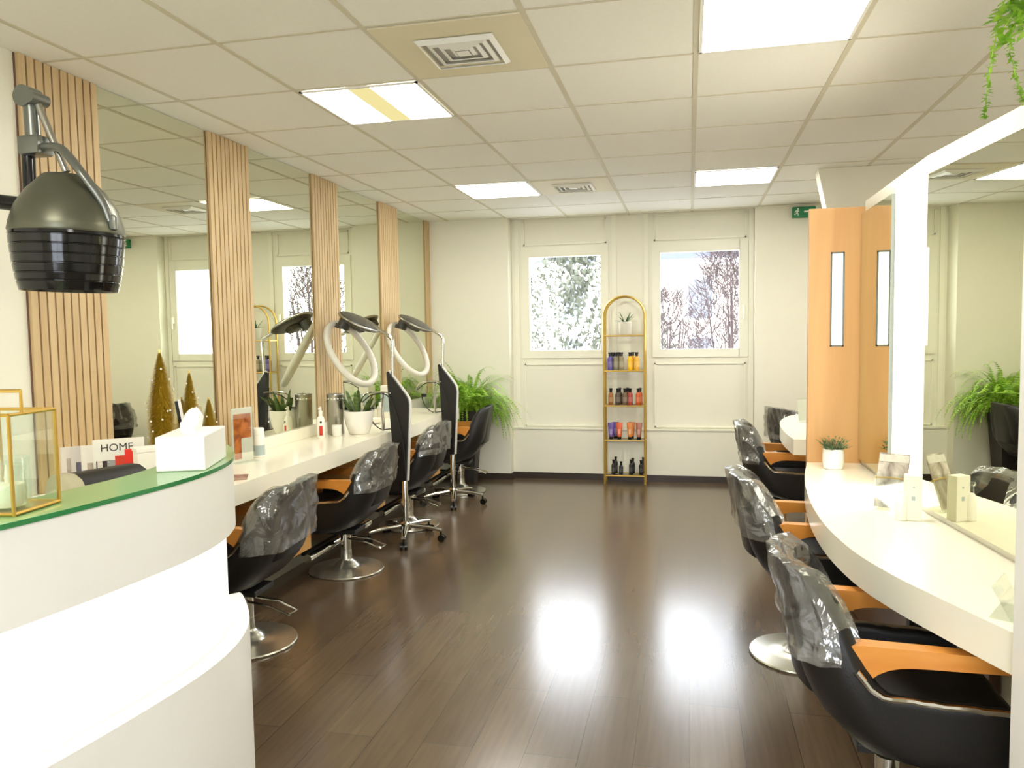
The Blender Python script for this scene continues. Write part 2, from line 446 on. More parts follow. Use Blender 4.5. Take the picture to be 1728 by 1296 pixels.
def ceiling_vent(i, j, label, s):
    x, y = cell(i, j)
    t = thing('ceiling_vent', label, 'vent', (x, y, CE - 0.004), 0, 'square ceiling vents')
    h = G / 2 - 0.011
    bm = new(); box(bm, (-h, -h, -0.003), (h, h, 0.003)); obj('panel', bm, mat('vent_panel', (222, 213, 184), 0.6, var=0.02), t)
    bm = new()
    for k in range(4):
        a = s * (1 - k * 0.235); w = s * 0.105
        z = -0.018 + 0.003 * k
        def ring(a0, a1, z0, z1):
            P = [Vector((-a0, -a0, z0)), Vector((a0, -a0, z0)), Vector((a0, a0, z0)), Vector((-a0, a0, z0))]
            Q = [Vector((-a1, -a1, z1)), Vector((a1, -a1, z1)), Vector((a1, a1, z1)), Vector((-a1, a1, z1))]
            loft(bm, [P, Q, [q + Vector((0, 0, 0.004)) for q in Q], [p + Vector((0, 0, 0.004)) for p in P], P], True, False)
        ring(a, max(a - w, 0.012), z + (0 if k else 0.006), z - 0.006)
    box(bm, (-s * 0.16, -s * 0.16, -0.018), (s * 0.16, s * 0.16, -0.015))
    obj('louvre', bm, 'white', t)
    bm = new(); box(bm, (-s + 0.01, -s + 0.01, -0.0055), (s - 0.01, s - 0.01, -0.0032)); obj('duct_opening', bm, mat('duct_grey', (176, 174, 164), 0.7), t)
ceiling_vent(2, 0, 'large square ceiling vent with nested louvres on a beige panel, nearest vent', 0.155)
ceiling_vent(2, 5, 'small far ceiling vent between the two far light panels', 0.15)
bm = new(); lathe(bm, [(0.05, -0.035), (0.055, -0.03), (0.055, 0)], (-0.70, 2.30, CE), 28)
tag(obj('smoke_detector', bm, 'white', None, True), 'round white smoke detector on the ceiling at the top edge', 'smoke detector')

# ------------------------------------------------------------------ left wall: slat panels, mirrors, worktop
slat_spans = [(2.620, 3.046), (3.858, 4.267), (5.068, 5.475), (6.281, 6.705), (7.463, 7.588)]
slat_labels = ['widest oak slat panel on the left wall, behind the hood dryer', 'oak slat panel between the two nearest left mirrors', 'oak slat panel behind the steel canister and snake plant',
               'narrow oak slat panel behind the far ring dryer', 'thin oak slat panel in the far left corner by the fern']
for (a, b), lb in zip(slat_spans, slat_labels):
    bm = new()
    box(bm, (LX, a, 0.862), (LX + 0.006, b, CE - 0.002), 1)
    n = max(3, round((b - a) / 0.0425)); p = (b - a) / n
    for i in range(n):
        rb = a + i * p
        box(bm, (LX + 0.006, rb + 0.0045, 0.862), (LX + 0.020, rb + p - 0.0045, CE - 0.002), 0)
    tag(obj('slat_panel', bm, ['slat', 'felt']), lb, 'wall panel', 'oak slat panels between the left mirrors')
mir_labels = ['tall frameless mirror on the left wall behind the golden trees', 'tall left mirror behind the orange leaflet stand, showing the gold shelf', 'tall left mirror behind the potted snake plant', 'narrow far left mirror next to the fern']
for (a, b), lb in zip([(3.05, 3.854), (4.271, 5.064), (5.479, 6.277), (6.709, 7.459)], mir_labels):
    bm = new(); box(bm, (LX, a, 0.862), (LX + 0.006, b, CE - 0.005), 1)
    bm.faces.ensure_lookup_table()
    for f in bm.faces:
        if abs(f.calc_center_median().x - (LX + 0.006)) < 1e-5: f.material_index = 0
    tag(obj('wall_mirror', bm, ['mirror', 'mirror_edge']), lb, 'mirror', 'tall left wall mirrors')

DX, DZ = -2.10, 0.785
t = thing('worktop', 'long straight white worktop along the left mirrors', 'worktop', (-2.34, 4.5, DZ))
bm = new(); prism(bm, [(LX + 0.003, 2.265), (-1.80, 2.265), (-1.80, 2.72), (DX, 2.72), (DX, 6.95), (LX + 0.003, 6.95)], 0.685, DZ); bevel_all(bm, 0.004, 2); obj('top', bm, 'worktop', t).matrix_parent_inverse = Matrix.Translation((2.34, -4.5, -DZ))
bm = new(); rbox(bm, (LX + 0.003, 2.2, DZ), (LX + 0.028, 6.95, 0.861), 0.003); obj('upstand', bm, 'worktop', t).matrix_parent_inverse = Matrix.Translation((2.34, -4.5, -DZ))
bm = new(); box(bm, (LX, 2.2, 0), (-2.475, 7.0, 0.062)); tag(obj('plinth', bm, 'plinth'), 'low grey plinth on the floor under the left worktop', 'plinth')
bm = new(); box(bm, (LX + 0.001, 2.2, 0.063), (LX + 0.012, 7.0, 0.684)); tag(obj('back_panel', bm, 'brown'), 'brown panel on the wall under the left worktop', 'wall panel')
cab_lab = ['beech cabinet under the left worktop between the two nearest chairs', 'beech cabinet under the left worktop behind the near ring dryer stand', 'beech cabinet under the left worktop behind the far ring dryer stand']
for y, lb in zip((3.80, 4.96, 6.27), cab_lab):
    c = thing('cabinet', lb, 'cabinet', (-2.4, y, 0.22), 0, 'beech cabinets under the left worktop')
    bm = new(); box(bm, (-0.174, 0, 0.0), (0.18, 0.39, 0.4635)); obj('body', bm, 'beech2', c)
    for z0, z1 in ((0.003, 0.225), (0.230, 0.461)):
        bm = new(); rbox(bm, (0.181, 0.002, z0), (0.198, 0.388, z1), 0.002); obj('drawer', bm, 'beech2', c)
for y0, lb in zip((4.13, 5.27, 6.38), ['chrome footrest bar with its round end showing beside the second left chair', 'chrome footrest bar behind the near ring dryer base', 'chrome footrest bar under the far end of the left worktop']):
    f = thing('footrest_bar', lb, 'footrest', (-2.2, y0, 0.0), 0, 'chrome footrest bars along the left worktop')
    bm = new(); tube(bm, [(0, 0, 0.17), (0, 0.9, 0.17)], 0.026, 16); obj('bar', bm, 'chrome', f, True)
    for yy in (0.15, 0.75):
        bm = new(); box(bm, (-0.274, yy - 0.02, 0.155), (-0.02, yy + 0.02, 0.17)); obj('bracket', bm, 'blackm', f)
    bm = new(); box(bm, (-0.05, 0.02, 0.18), (-0.018, 0.88, 0.195)); obj('rubber_strip', bm, 'blackm', f)

# ------------------------------------------------------------------ salon chair
LEV = [(0.285, 0.20, -0.02), (0.30, 0.235, -0.075), (0.33, 0.252, -0.125), (0.40, 0.262, -0.195), (0.47, 0.268, -0.24), (0.54, 0.273, -0.262), (0.60, 0.272, -0.272), (0.66, 0.260, -0.283), (0.72, 0.237, -0.295), (0.79, 0.203, -0.31)]
def lev(z):
    z = max(LEV[0][0], min(LEV[-1][0], z))
    for (z0, w0, b0), (z1, w1, b1) in zip(LEV, LEV[1:]):
        if z <= z1:
            t = (z - z0) / (z1 - z0); return w0 + (w1 - w0) * t, b0 + (b1 - b0) * t
WING = [(-0.32, 0.79), (-0.255, 0.785), (-0.215, 0.745), (-0.175, 0.66), (-0.15, 0.58), (-0.125, 0.53), (-0.075, 0.497), (0.06, 0.488), (0.26, 0.478)]
def wing(x):
    if x <= WING[0][0]: return WING[0][1]
    for (x0, z0), (x1, z1) in zip(WING, WING[1:]):
        if x <= x1: return z0 + (z1 - z0) * (x - x0) / (x1 - x0)
    return WING[-1][1]
FX, CR = 0.25, 0.125
def uplan(s, z, off=0.0):
    """point on the U outline at level z, s in 0..1 from front of one side round the back to front of the other"""
    w, b = lev(z); w += off; b -= off
    r = min(CR, w * 0.8)
    back = b + r
    if s > 0.5:
        p = uplan(1 - s, z, off); p.y = -p.y; return p
    if s <= 0.32: return Vector((FX + (back - FX) * s / 0.32, -w, z))
    if s <= 0.44:
        a = (s - 0.32) / 0.12 * PI / 2; return Vector((back - r * sin(a), -w + r - r * cos(a), z))
    return Vector((b, (-w + r) * (1 - (s - 0.44) / 0.06), z))
NU = 50
def top_z(s):
    z = 0.30
    while z < 0.79:
        p = uplan(s, z)
        if z >= wing(p.x): break
        z += 0.004
    return z
TOPS = [top_z(i / NU) for i in range(NU + 1)]

def make_chair():
    t = thing('salon_chair', 'x', 'salon chair', (0, 0, 0), 0, 'black salon chairs')
    # chrome foot: disc and trumpet column
    bm = new(); lathe(bm, [(0.232, 0), (0.236, 0.006), (0.232, 0.012), (0.15, 0.018), (0.095, 0.022), (0.08, 0.03), (0.066, 0.045), (0.052, 0.058), (0.04, 0.066), (0.036, 0.075), (0.034, 0.13)], n=48)
    obj('base_disc', bm, 'disc', t, True)
    bm = new(); lathe(bm, [(0.0335, 0.12), (0.0335, 0.235), (0.026, 0.24), (0.026, 0.275)], n=24); obj('column', bm, 'chrome', t, True)
    bm = new(); rbox(bm, (-0.10, -0.09, 0.255), (0.10, 0.09, 0.283), 0.006); obj('seat_mount', bm, 'blackm', t)
    bm = new(); tube(bm, [(-0.03, -0.035, 0.215), (-0.15, -0.045, 0.2), (-0.25, -0.03, 0.165), (-0.245, 0.045, 0.165), (-0.15, 0.045, 0.2), (-0.03, 0.035, 0.215)], 0.0065, 8, flat=1.0)
    obj('pump_pedal', bm, 'chrome', t, True)
    # shell
    bm = new(); NV = 12; th = 0.032
    rings = []
    for i in range(NU + 1):
        s = i / NU; zt = TOPS[i]; col = []
        for j in range(NV + 1):
            z = 0.285 + (zt - 0.285) * j / NV; col.append(uplan(s, z))
        top = col[-1]; inn = uplan(s, zt, -th)
        col.append(top.lerp(inn, 0.3) + Vector((0, 0, 0.008))); col.append(top.lerp(inn, 0.7) + Vector((0, 0, 0.008)))
        for j in range(NV, -1, -1):
            z = 0.33 + (zt - 0.33) * j / NV; col.append(uplan(s, z, -th))
        rings.append(col)
    loft(bm, rings, False, False)
    bm.verts.ensure_lookup_table()
    n = len(rings[0])
    for k in (0, NU):                                   # close the two front ends
        vs = [bm.verts[k * n + q] for q in range(n)]
        try: bm.faces.new(vs)
        except ValueError: pass
    low = [bm.verts[i * n] for i in range(NU + 1)]
    bm.faces.new(low)                                   # underside
    obj('shell', bm, 'black', t, True, ang=55)
    # seat cushion and front
    bm = new(); rbox(bm, (-0.115, -0.228, 0.345), (0.275, 0.228, 0.455), 0.03, seg=3); rbox(bm, (-0.02, -0.20, 0.292), (0.262, 0.20, 0.36), 0.02); obj('seat', bm, 'black', t, True)
    bm = new()
    prof = [(-0.262, 0.46), (-0.29, 0.62), (-0.303, 0.77), (-0.25, 0.77), (-0.215, 0.62), (-0.19, 0.455)]
    rings = []
    for k in range(13):
        y = -0.15 + 0.30 * k / 12; f = 0.03 * (abs(y) / 0.15) ** 3
        rings.append([Vector((x + f * (1 if i < 3 else 0.4), y, z - 0.3 * f)) for i, (x, z) in enumerate(prof)])
    loft(bm, rings, True, True); obj('backrest_pad', bm, 'black', t, True, ang=70)
    # chrome lip on each side
    for sgn in (0, 1):
        pts = []
        for i in range(NU + 1):
            s = i / NU
            if (s < 0.5) == (sgn == 0) and TOPS[i] < 0.70:
                pts.append(uplan(s, TOPS[i], 0.001) + Vector((0, 0, 0.004)))
        bm = new(); tube(bm, pts, 0.0085, 8); obj('chrome_lip', bm, 'chrome', t, True)
    # beech arms
    arc = [(-0.118 + 0.12 * (1 - cos(a)), 0.50 + 0.076 * sin(a)) for a in [PI / 2 * k / 6 for k in range(7)]]
    prof = [(-0.165, 0.622), (-0.12, 0.627), (0.20, 0.617), (0.29, 0.608), (0.292, 0.576)] + list(reversed(arc)) + [(-0.14, 0.515), (-0.16, 0.56)]
    for sgn in (-1, 1):
        bm = new(); y0 = sgn * 0.224
        plate(bm, prof, 'y', y0 - 0.024, y0 + 0.024); bevel_all(bm, 0.006, 2)
        obj('armrest', bm, 'armwood', t, True, ang=35)
    return t

def wrap_mesh(seed, z0=0.545, droop=0.0, lump=0.0, sides=1.0):
    """clear plastic pulled over the top of the shell: outside, over the rim, inside"""
    r = random.Random(seed); o = Vector((r.uniform(0, 50), r.uniform(0, 50), r.uniform(0, 50)))
    bm = new(); rings = []
    idx = [i for i in range(NU * 2 + 1) if top_z(i / (NU * 2)) > z0 + 0.03]
    for i in idx:
        s = i / (NU * 2); zt = top_z(s); col = []
        hem = z0 + 0.02 * noise.noise(Vector((s * 9, seed, 0))) + droop * (1 - abs(s - 0.5) * 2)
        for j in range(11):
            z = hem + (zt + 0.012 - hem) * j / 10; col.append(uplan(s, z, 0.010 + 0.006 * (j < 2)))
        col.append(uplan(s, zt, -0.01) + Vector((0, 0, 0.014)))
        for j in range(8):
            z = zt - (zt - 0.55) * j / 8; q = uplan(s, z, -0.045); col.append(q)
        rings.append(col)
    for i, col in enumerate(rings):
        for j, p in enumerate(col):
            d = noise.noise_vector(p * 9 + o) * 0.009 + noise.noise_vector(p * 26 + o) * 0.003
            rid = abs(noise.noise(p * 9 + o * 2)); amp = (1 - min(1, rid * 5)) * 0.014
            out = Vector((p.x + 0.05, p.y, 0)); out.normalize()
            if j > 11: out = -out * 0.4
            k = 0.018 if lump and p.z < 0.7 else 0
            col[j] = p + d + out * (amp + 0.004 + lump * max(0, noise.noise(p * 5 + o)) )
            if j == 11: col[j].z += 0.015 * max(0, noise.noise(p * 16 + o))
    loft(bm, rings, False, False)
    return bm

chair0 = make_chair()
chairs = [
    ((-2.10, 3.32, 0), PI + 0.02, 0.0, 'black salon chair nearest the reception counter, its plastic wrap bunched up', dict(z0=0.53, droop=-0.03, lump=0.022)),
    ((-2.125, 4.50, 0), PI + 0.05, -0.008, 'plastic-wrapped black salon chair just in front of the near ring dryer', dict(z0=0.555)),
    ((-2.13, 5.65, 0), PI + 0.03, 0.0, 'plastic-wrapped black salon chair half hidden behind the near ring dryer stand', dict(z0=0.585)),
    ((-2.10, 6.97, 0), PI + 0.08, 0.01, 'black salon chair without plastic wrap, beside the fern', None),
    ((0.56, 2.36, 0), 0.0, 0.038, 'nearest black salon chair at the curved worktop, largest in the picture', dict(z0=0.60, droop=-0.03)),
    ((0.505, 3.66, 0), 0.06, 0.035, 'second salon chair along the curved worktop, with plastic wrap and a wide chrome disc', dict(z0=0.56)),
    ((0.64, 5.72, 0), -0.02, 0.02, 'wrapped salon chair at the near end of the far worktop, beyond the partition', dict(z0=0.55)),
    ((1.0, 7.13, 0), 0.5, 0.0, 'farthest wrapped salon chair, turned away beyond the far worktop', dict(z0=0.52)),
]
LIFTED = ('shell', 'seat', 'seat_mount', 'backrest_pad', 'chrome_lip', 'armrest', 'pump_pedal')
for k, (loc, rz, lift, lb, wrap) in enumerate(chairs):
    c = chair0 if k == 0 else dup(chair0, loc, rz)
    c.location = loc; c.rotation_euler = (0, 0, rz); c['label'] = lb
for c, (loc, rz, lift, lb, wrap) in zip([o for o in C.objects if o.name.startswith('salon_chair')], chairs):
    for ch in kids(c):
        if ch.name.split('.')[0] in LIFTED: ch.location.z = lift
        if ch.name.split('.')[0] == 'column' and lift: ch.scale.z = 1 + lift / 0.26; ch.location.z = -0.12 * lift / 0.26
    if loc[0] > 0:                                      # no pedal shows on the right-hand chairs
        for ch in kids(c):
            if ch.name.startswith('pump_pedal'): bpy.data.objects.remove(ch)
    if wrap:
        w = obj('plastic_wrap', wrap_mesh(11 + int(loc[1] * 10), **wrap), 'plastic_wrap', c, True, ang=25)
        w.location.z = lift; w['label'] = 'clear crinkled plastic wrap'

# ------------------------------------------------------------------ ring dryers on castor stands
def make_ring_dryer():
    t = thing('ring_dryer', 'x', 'ring dryer', (0, 0, 0), 0, 'ring dryers on castor stands')
    bm = new(); lathe(bm, [(0.034, 0.075), (0.045, 0.085), (0.045, 0.125), (0.03, 0.135), (0.021, 0.14), (0.021, 0.455), (0.019, 0.46)], n=24); obj('pole', bm, 'chrome', t, True)
    for k in range(5):
        a = math.radians(-1 + 72 * k); d = Vector((cos(a), sin(a), 0))
        bm = new(); tube(bm, [d * 0.03 + Vector((0, 0, 0.108)), d * 0.18 + Vector((0, 0, 0.098)), d * 0.27 + Vector((0, 0, 0.083))], [0.022, 0.02, 0.017], 12, flat=0.75)
        lg = obj('leg', bm, 'chrome', t, True)
        bm = new(); e = d * 0.265; s = Vector((-d.y, d.x, 0))
        for q in (-1, 1):
            c0 = e + s * (0.016 * q) + d * 0.008
            tube(bm, [c0 - s * 0.009, c0 + s * 0.009], 0.026, 16)
        for v in bm.verts: v.co.z += 0.027
        tube(bm, [e + Vector((0, 0, 0.03)), e + Vector((0, 0, 0.075))], 0.008, 8)
        obj('caster', bm, 'blackp', lg, True)
    # leaning board
    out = [(-0.108, 1.215), (-0.098, 1.222), (0.035, 1.045), (0.047, 1.02), (0.052, 0.98), (0.02, 0.435), (-0.062, 0.435)]
    bm = new(); plate(bm, out, 'y', -0.03, 0.012); bevel_all(bm, 0.003, 1); obj('control_board', bm, 'black', t)
    bm = new(); tube(bm, [(x, -0.005, z) for x, z in [(-0.1, 1.226), (-0.03, 1.137), (0.037, 1.05), (0.05, 1.022), (0.056, 0.98), (0.04, 0.7), (0.024, 0.437)]], 0.006, 8, flat=2.2); obj('edge_trim', bm, 'trimwhite', t, True)
    # neck
    bm = new(); tube(bm, smooth_path([(-0.075, 0, 1.17), (-0.072, 0, 1.3), (-0.066, 0, 1.42), (-0.075, 0, 1.455), (-0.11, 0, 1.485), (-0.19, 0, 1.53), (-0.30, 0, 1.588)], 5), 0.0125, 10); obj('neck', bm, 'chrome', t, True)
    # tilted head: shallow dish
    mtx = Matrix.Translation((-0.315, 0, 1.578)) @ Matrix.Rotation(math.radians(27), 4, 'Y')
    bm = new(); lathe(bm, [(0.02, -0.062), (0.05, -0.06), (0.062, -0.05), (0.066, -0.03), (0.12, -0.026), (0.152, -0.012), (0.158, 0.0), (0.15, 0.016), (0.11, 0.026), (0.02, 0.03)], n=36, mtx=mtx); obj('head', bm, 'darkgrey', t, True)
    bm = new(); tube(bm, [mtx @ Vector((0.158 * cos(2*PI*k/36), 0.158 * sin(2*PI*k/36), 0.002)) for k in range(36)], 0.008, 8, closed=True); obj('head_rim', bm, 'steel', t, True)
    bm = new(); lathe(bm, [(0.035, -0.10), (0.045, -0.095), (0.045, -0.03)], c=(-0.1, 0, 0), n=20, mtx=mtx); obj('motor', bm, 'darkgrey', t, True)
    # heating ring
    c = Vector((-0.380, -0.02, 1.352)); d1 = Vector((0.52, 0.0, -0.854)); d2 = Vector((0.30, 0.93, 0.2)); d2 = (d2 - d1 * d2.dot(d1)).normalized()
    bm = new(); tube(bm, [c + d1 * (0.252 * cos(2*PI*k/48)) + d2 * (0.175 * sin(2*PI*k/48)) for k in range(48)], 0.024, 12, closed=True); obj('heating_ring', bm, 'hose', t, True)
    bm = new(); tube(bm, [mtx @ Vector((-0.1, 0, -0.09)), c - d1 * 0.25], 0.018, 10); obj('ring_bracket', bm, 'darkgrey', t, True)
    # holder hook and lead
    bm = new(); tube(bm, smooth_path([(-0.06, -0.02, 1.06), (-0.12, -0.03, 1.073), (-0.235, -0.03, 1.072), (-0.29, -0.03, 1.045), (-0.31, -0.03, 1.0)], 4), 0.006, 8); obj('hook', bm, 'chrome', t, True)
    bm = new(); tube(bm, smooth_path([(-0.135, -0.03, 1.07), (-0.145, -0.035, 0.95), (-0.137, -0.04, 0.86), (-0.14, -0.04, 0.80)], 5), [0.007] * 6 + [0.011] * 10, 8); obj('wand', bm, 'steel', t, True)
    bm = new(); tube(bm, smooth_path([(-0.28, 0.042, 0.945), (-0.285, 0.05, 0.915), (-0.26, 0.055, 0.85), (-0.20, 0.06, 0.797), (-0.12, 0.05, 0.799), (-0.068, 0.04, 0.795), (-0.058, 0.03, 0.74), (-0.06, -0.04, 0.55), (-0.02, 0, 0.42)], 5), 0.0045, 6)
    rbox(bm, (-0.29, 0.03, 0.93), (-0.24, 0.054, 0.958), 0.006); obj('lead', bm, 'blackm', t, True)
    bm = new(); tube(bm, smooth_path([(-0.3, -0.028, 1.0), (-0.2, -0.05, 1.06), (-0.08, -0.045, 1.03), (0.0, -0.038, 0.75), (0.02, -0.038, 0.5)], 5), 0.004, 6); obj('cable', bm, 'blackm', t, True)
    return t
rd = make_ring_dryer(); rd.location = (-2.0, 5.235, 0); rd['label'] = 'nearer ring dryer on a castor stand with black board, between the left chairs'
dup(rd, (-2.015, 6.45, 0), 0.0, 'farther ring dryer on a castor stand with black board, in front of the fern')

# ------------------------------------------------------------------ big hood dryer on its swing arm
hx, hy = -1.951, 2.147
t = thing('hood_dryer', 'large grey and black hood dryer hanging from a swing arm above the reception', 'hood dryer', (hx, hy, 1.64))
tilt = Matrix.Rotation(math.radians(1.5), 4, 'Y')
bm = new(); lathe(bm, [(0.184, 0.19), (0.187, 0.196), (0.181, 0.225), (0.163, 0.276), (0.128, 0.327), (0.082, 0.372), (0.074, 0.379), (0.066, 0.38), (0.06, 0.374)], n=56, mtx=tilt); obj('dome', bm, 'dryer_grey', t, True, ang=50)
prof = []
for k, (r, z) in enumerate([(0.158, 0.012), (0.164, 0.03), (0.169, 0.055), (0.174, 0.085), (0.178, 0.115), (0.182, 0.145), (0.1845, 0.175), (0.1845, 0.19)]):
    prof += [(r, z), (r - 0.003, z + 0.002), (r - 0.003, z + 0.004), (r + 0.001, z + 0.006)] if 0 < k < 7 else [(r, z)]
bm = new(); lathe(bm, [(0.12, 0.03), (0.15, 0.004), (0.156, 0.003)] + prof, n=56, mtx=tilt, cap=False); lathe(bm, [(0.02, 0.1), (0.12, 0.09), (0.125, 0.03)], n=40, mtx=tilt)
obj('visor', bm, 'blackp', t, True, ang=30)
bm = new(); tube(bm, smooth_path([(-0.07, -0.01, 0.475), (0.0, -0.02, 0.468), (0.05, -0.035, 0.44), (0.115, -0.045, 0.375), (0.165, -0.015, 0.29), (0.184, 0.0, 0.225)], 6), 0.017, 14, flat=0.8)
rbox(bm, (-0.02, -0.013, -0.02), (0.02, 0.013, 0.03), 0.008, mtx=Matrix.Translation((0.186, 0.0, 0.215))); obj('fork_arm', bm, 'dryer_arm', t, True)
bm = new(); rbox(bm, (-0.01, -0.015, -0.009), (0.006, 0.015, 0.009), 0.003, mtx=Matrix.Translation((0.178, -0.04, 0.196)) @ Matrix.Rotation(-0.22, 4, 'Z')); obj('badge', bm, 'trimwhite', t)
bm = new(); rbox(bm, (-0.14, -0.035, 0.44), (-0.06, 0.035, 0.5), 0.008); tube(bm, [(-0.108, 0, 0.5), (-0.110, 0, 0.6)], 0.023, 14)
tube(bm, [(-0.117, -0.028, 0.625), (-0.117, 0.028, 0.625)], 0.034, 18); tube(bm, [(-0.085, -0.035, 0.618), (-0.085, 0.035, 0.618)], 0.02, 14); obj('knuckle', bm, 'dryer_arm', t, True)
bm = new(); tube(bm, [(-0.082, 0, 0.60), (0.0, 0.012, 0.385)], 0.0115, 10); obj('gas_spring', bm, 'steel', t, True)
bm = new(); tube(bm, [(-0.13, 0, 0.45), (-0.128, -0.005, 0.29)], 0.02, 14); obj('upright_tube', bm, 'blackp', t, True)
bm = new(); tube(bm, [(-0.128, -0.005, 0.283), (-0.21, -0.04, 0.293), (-0.632, -0.22, 0.345)], 0.024, 14)
bx = Matrix.Translation((-0.632, -0.22, 0.345)); rbox(bm, (-0.005, -0.05, -0.09), (0.02, 0.05, 0.09), 0.006, mtx=bx); obj('swing_arm', bm, 'blackp', t, True)
for k in kids(t):
    if k.name.split('.')[0] in ('dome', 'visor', 'fork_arm', 'badge'): k.scale = (0.9, 0.9, 0.975)

# ------------------------------------------------------------------ reception counter
cur = smooth_path([(-1.62, 0.45, 0), (-1.50, 0.75, 0), (-1.40, 1.05, 0), (-1.344, 1.30, 0), (-1.308, 1.55, 0), (-1.292, 1.78, 0), (-1.312, 1.957, 0), (-1.362, 2.102, 0), (-1.43, 2.215, 0), (-1.523, 2.335, 0), (-1.555, 2.365, 0)], 6)
def offs(path, d):
    out = []
    for i, p in enumerate(path):
        a = path[max(i-1, 0)]; b = path[min(i+1, len(path)-1)]; v = (b - a).normalized()
        out.append((p.x - v.y * d, p.y + v.x * d))     # d > 0 : towards the inside (left of travel)
    return out
def ribbon(bm, d0, d1, z0, z1, mi=0, mi_side=None):
    A = offs(cur, d0); B = offs(cur, d1); prism(bm, A + list(reversed(B)), z0, z1, mi, mi_side)
rc = thing('reception_counter', 'curved white reception counter with a glowing band and green glass top', 'reception counter', (-1.6, 1.6, 0))
inv = Matrix.Translation((1.6, -1.6, 0))
def rpart(name, bm, m, smooth=True, ang=30):
    o = obj(name, bm, m, rc, smooth, ang=ang); o.matrix_parent_inverse = inv; return o
bm = new(); ribbon(bm, 0.0, 0.17, 0.90, 1.108); rpart('upper_band', bm, 'white')
bm = new(); ribbon(bm, -0.004, 0.185, 1.1085, 1.12, 0, 1); rpart('glass_top', bm, ['greenglass', 'greenedge'])
bm = new(); ribbon(bm, 0.03, 0.05, 0.602, 0.8995); rpart('light_band', bm, 'desklight')
bm = new(); ribbon(bm, -0.03, 0.16, 0.0, 0.595); bevel_all(bm, 0.004, 2, 0.9); ribbon(bm, 0.024, 0.032, 0.595, 0.601); rpart('lower_body', bm, 'white')
bm = new(); ribbon(bm, 0.06, 0.10, 0.595, 0.8995); rpart('backing', bm, 'white')
bm = new(); prism(bm, [(x, y) for x, y in offs(cur, 0.172)] + [(-2.25, 2.25), (-2.25, 0.5)], 0.86, 0.90); rpart('inner_worktop', bm, 'worktop', False)
bm = new(); box(bm, (-2.23, 0.55, 0), (-2.20, 2.2, 0.859)); box(bm, (-1.85, 2.2, 0), (-1.70, 2.22, 0.859)); rpart('leg_panel', bm, 'white', False)

# lantern on the counter
lt = thing('lantern', 'gold wire frame glass lantern at the left end of the reception counter', 'lantern', (-1.453, 1.393, 1.1205), math.radians(-83.7))
h = 0.069; H = 0.213
bm = new(); r = 0.0042
for z in (r, H):
    for a, b in (((-h, -h), (h, -h)), ((h, -h), (h, h)), ((h, h), (-h, h)), ((-h, h), (-h, -h))): tube(bm, [(a[0], a[1], z), (b[0], b[1], z)], r, 6)
for x in (-h, h):
    for y in (-h, h): tube(bm, [(x, y, 0), (x, y, H)], r, 6)
obj('frame', bm, 'gold', lt)
bm = new(); tube(bm, [(h * 0.45, -h, H), (h * 0.45, -h, H + 0.048), (h * 0.45, h, H + 0.048), (h * 0.45, h, H)], r, 6); obj('handle', bm, 'gold', lt)
bm = new()
for lo, hi in [((-h, -h, r), (-h + 0.002, h, H)), ((h - 0.002, -h, r), (h, h, H)), ((-h, h - 0.002, r), (h, h, H)), ((-h, -h, r), (h, -h + 0.002, H))]: box(bm, lo, hi)
obj('glass_sides', bm, 'glass', lt)
bm = new(); box(bm, (-h, -h, 0.001), (h, h, 0.004)); obj('base_plate', bm, 'gold', lt)
g = thing('candle_glass', 'clear glass cylinder around the candle inside the lantern', 'glass', (-1.448, 1.388, 1.1252))
bm = new(); lathe(bm, [(0.046, 0), (0.046, 0.11), (0.0435, 0.11), (0.0435, 0.004), (0.001, 0.004)], n=36); obj('cylinder', bm, 'glass', g, True)
g = thing('candle', 'cream pillar candle inside the gold lantern', 'candle', (-1.448, 1.388, 1.1296))
bm = new(); lathe(bm, [(0.034, 0), (0.036, 0.003), (0.036, 0.043), (0.033, 0.048), (0.01, 0.049), (0.001, 0.05)], n=32); obj('wax', bm, 'wax', g, True)
bm = new(); lathe(bm, [(0.004, 0.049), (0.006, 0.06), (0.004, 0.075), (0.0005, 0.09)], n=10); obj('wick_flame', bm, 'wax', g, True)

# tissue box
tb = thing('tissue_box', 'white cardboard tissue box on the green glass counter top', 'tissue box', (-1.409, 1.982, 1.1205), math.radians(20))
bm = new(); rbox(bm, (-0.065, -0.1225, 0), (0.065, 0.1225, 0.096), 0.003); obj('box', bm, 'white', tb)
bm = new(); rings = []
for k in range(9):
    z = 0.093 + 0.072 * k / 8; w = [0.03, 0.032, 0.036, 0.038, 0.036, 0.032, 0.026, 0.017, 0.006][k]
    rings.append([Vector((w * cos(2*PI*i/28) * (0.8 + 0.3 * noise.noise(Vector((cos(2*PI*i/28) * 1.6, sin(2*PI*i/28) * 1.6, k * 0.35)))) - 0.001 + 0.0016 * k,
                          w * 1.1 * sin(2*PI*i/28) * (0.8 + 0.35 * noise.noise(Vector((cos(2*PI*i/28) * 2 + 5, sin(2*PI*i/28) * 2, k * 0.3)))) - 0.01, z + 0.006 * noise.noise(Vector((i * 0.5, k, 3))))) for i in range(28)])
loft(bm, rings, True, True); obj('tissue', bm, 'tissue', tb, True, ang=60)

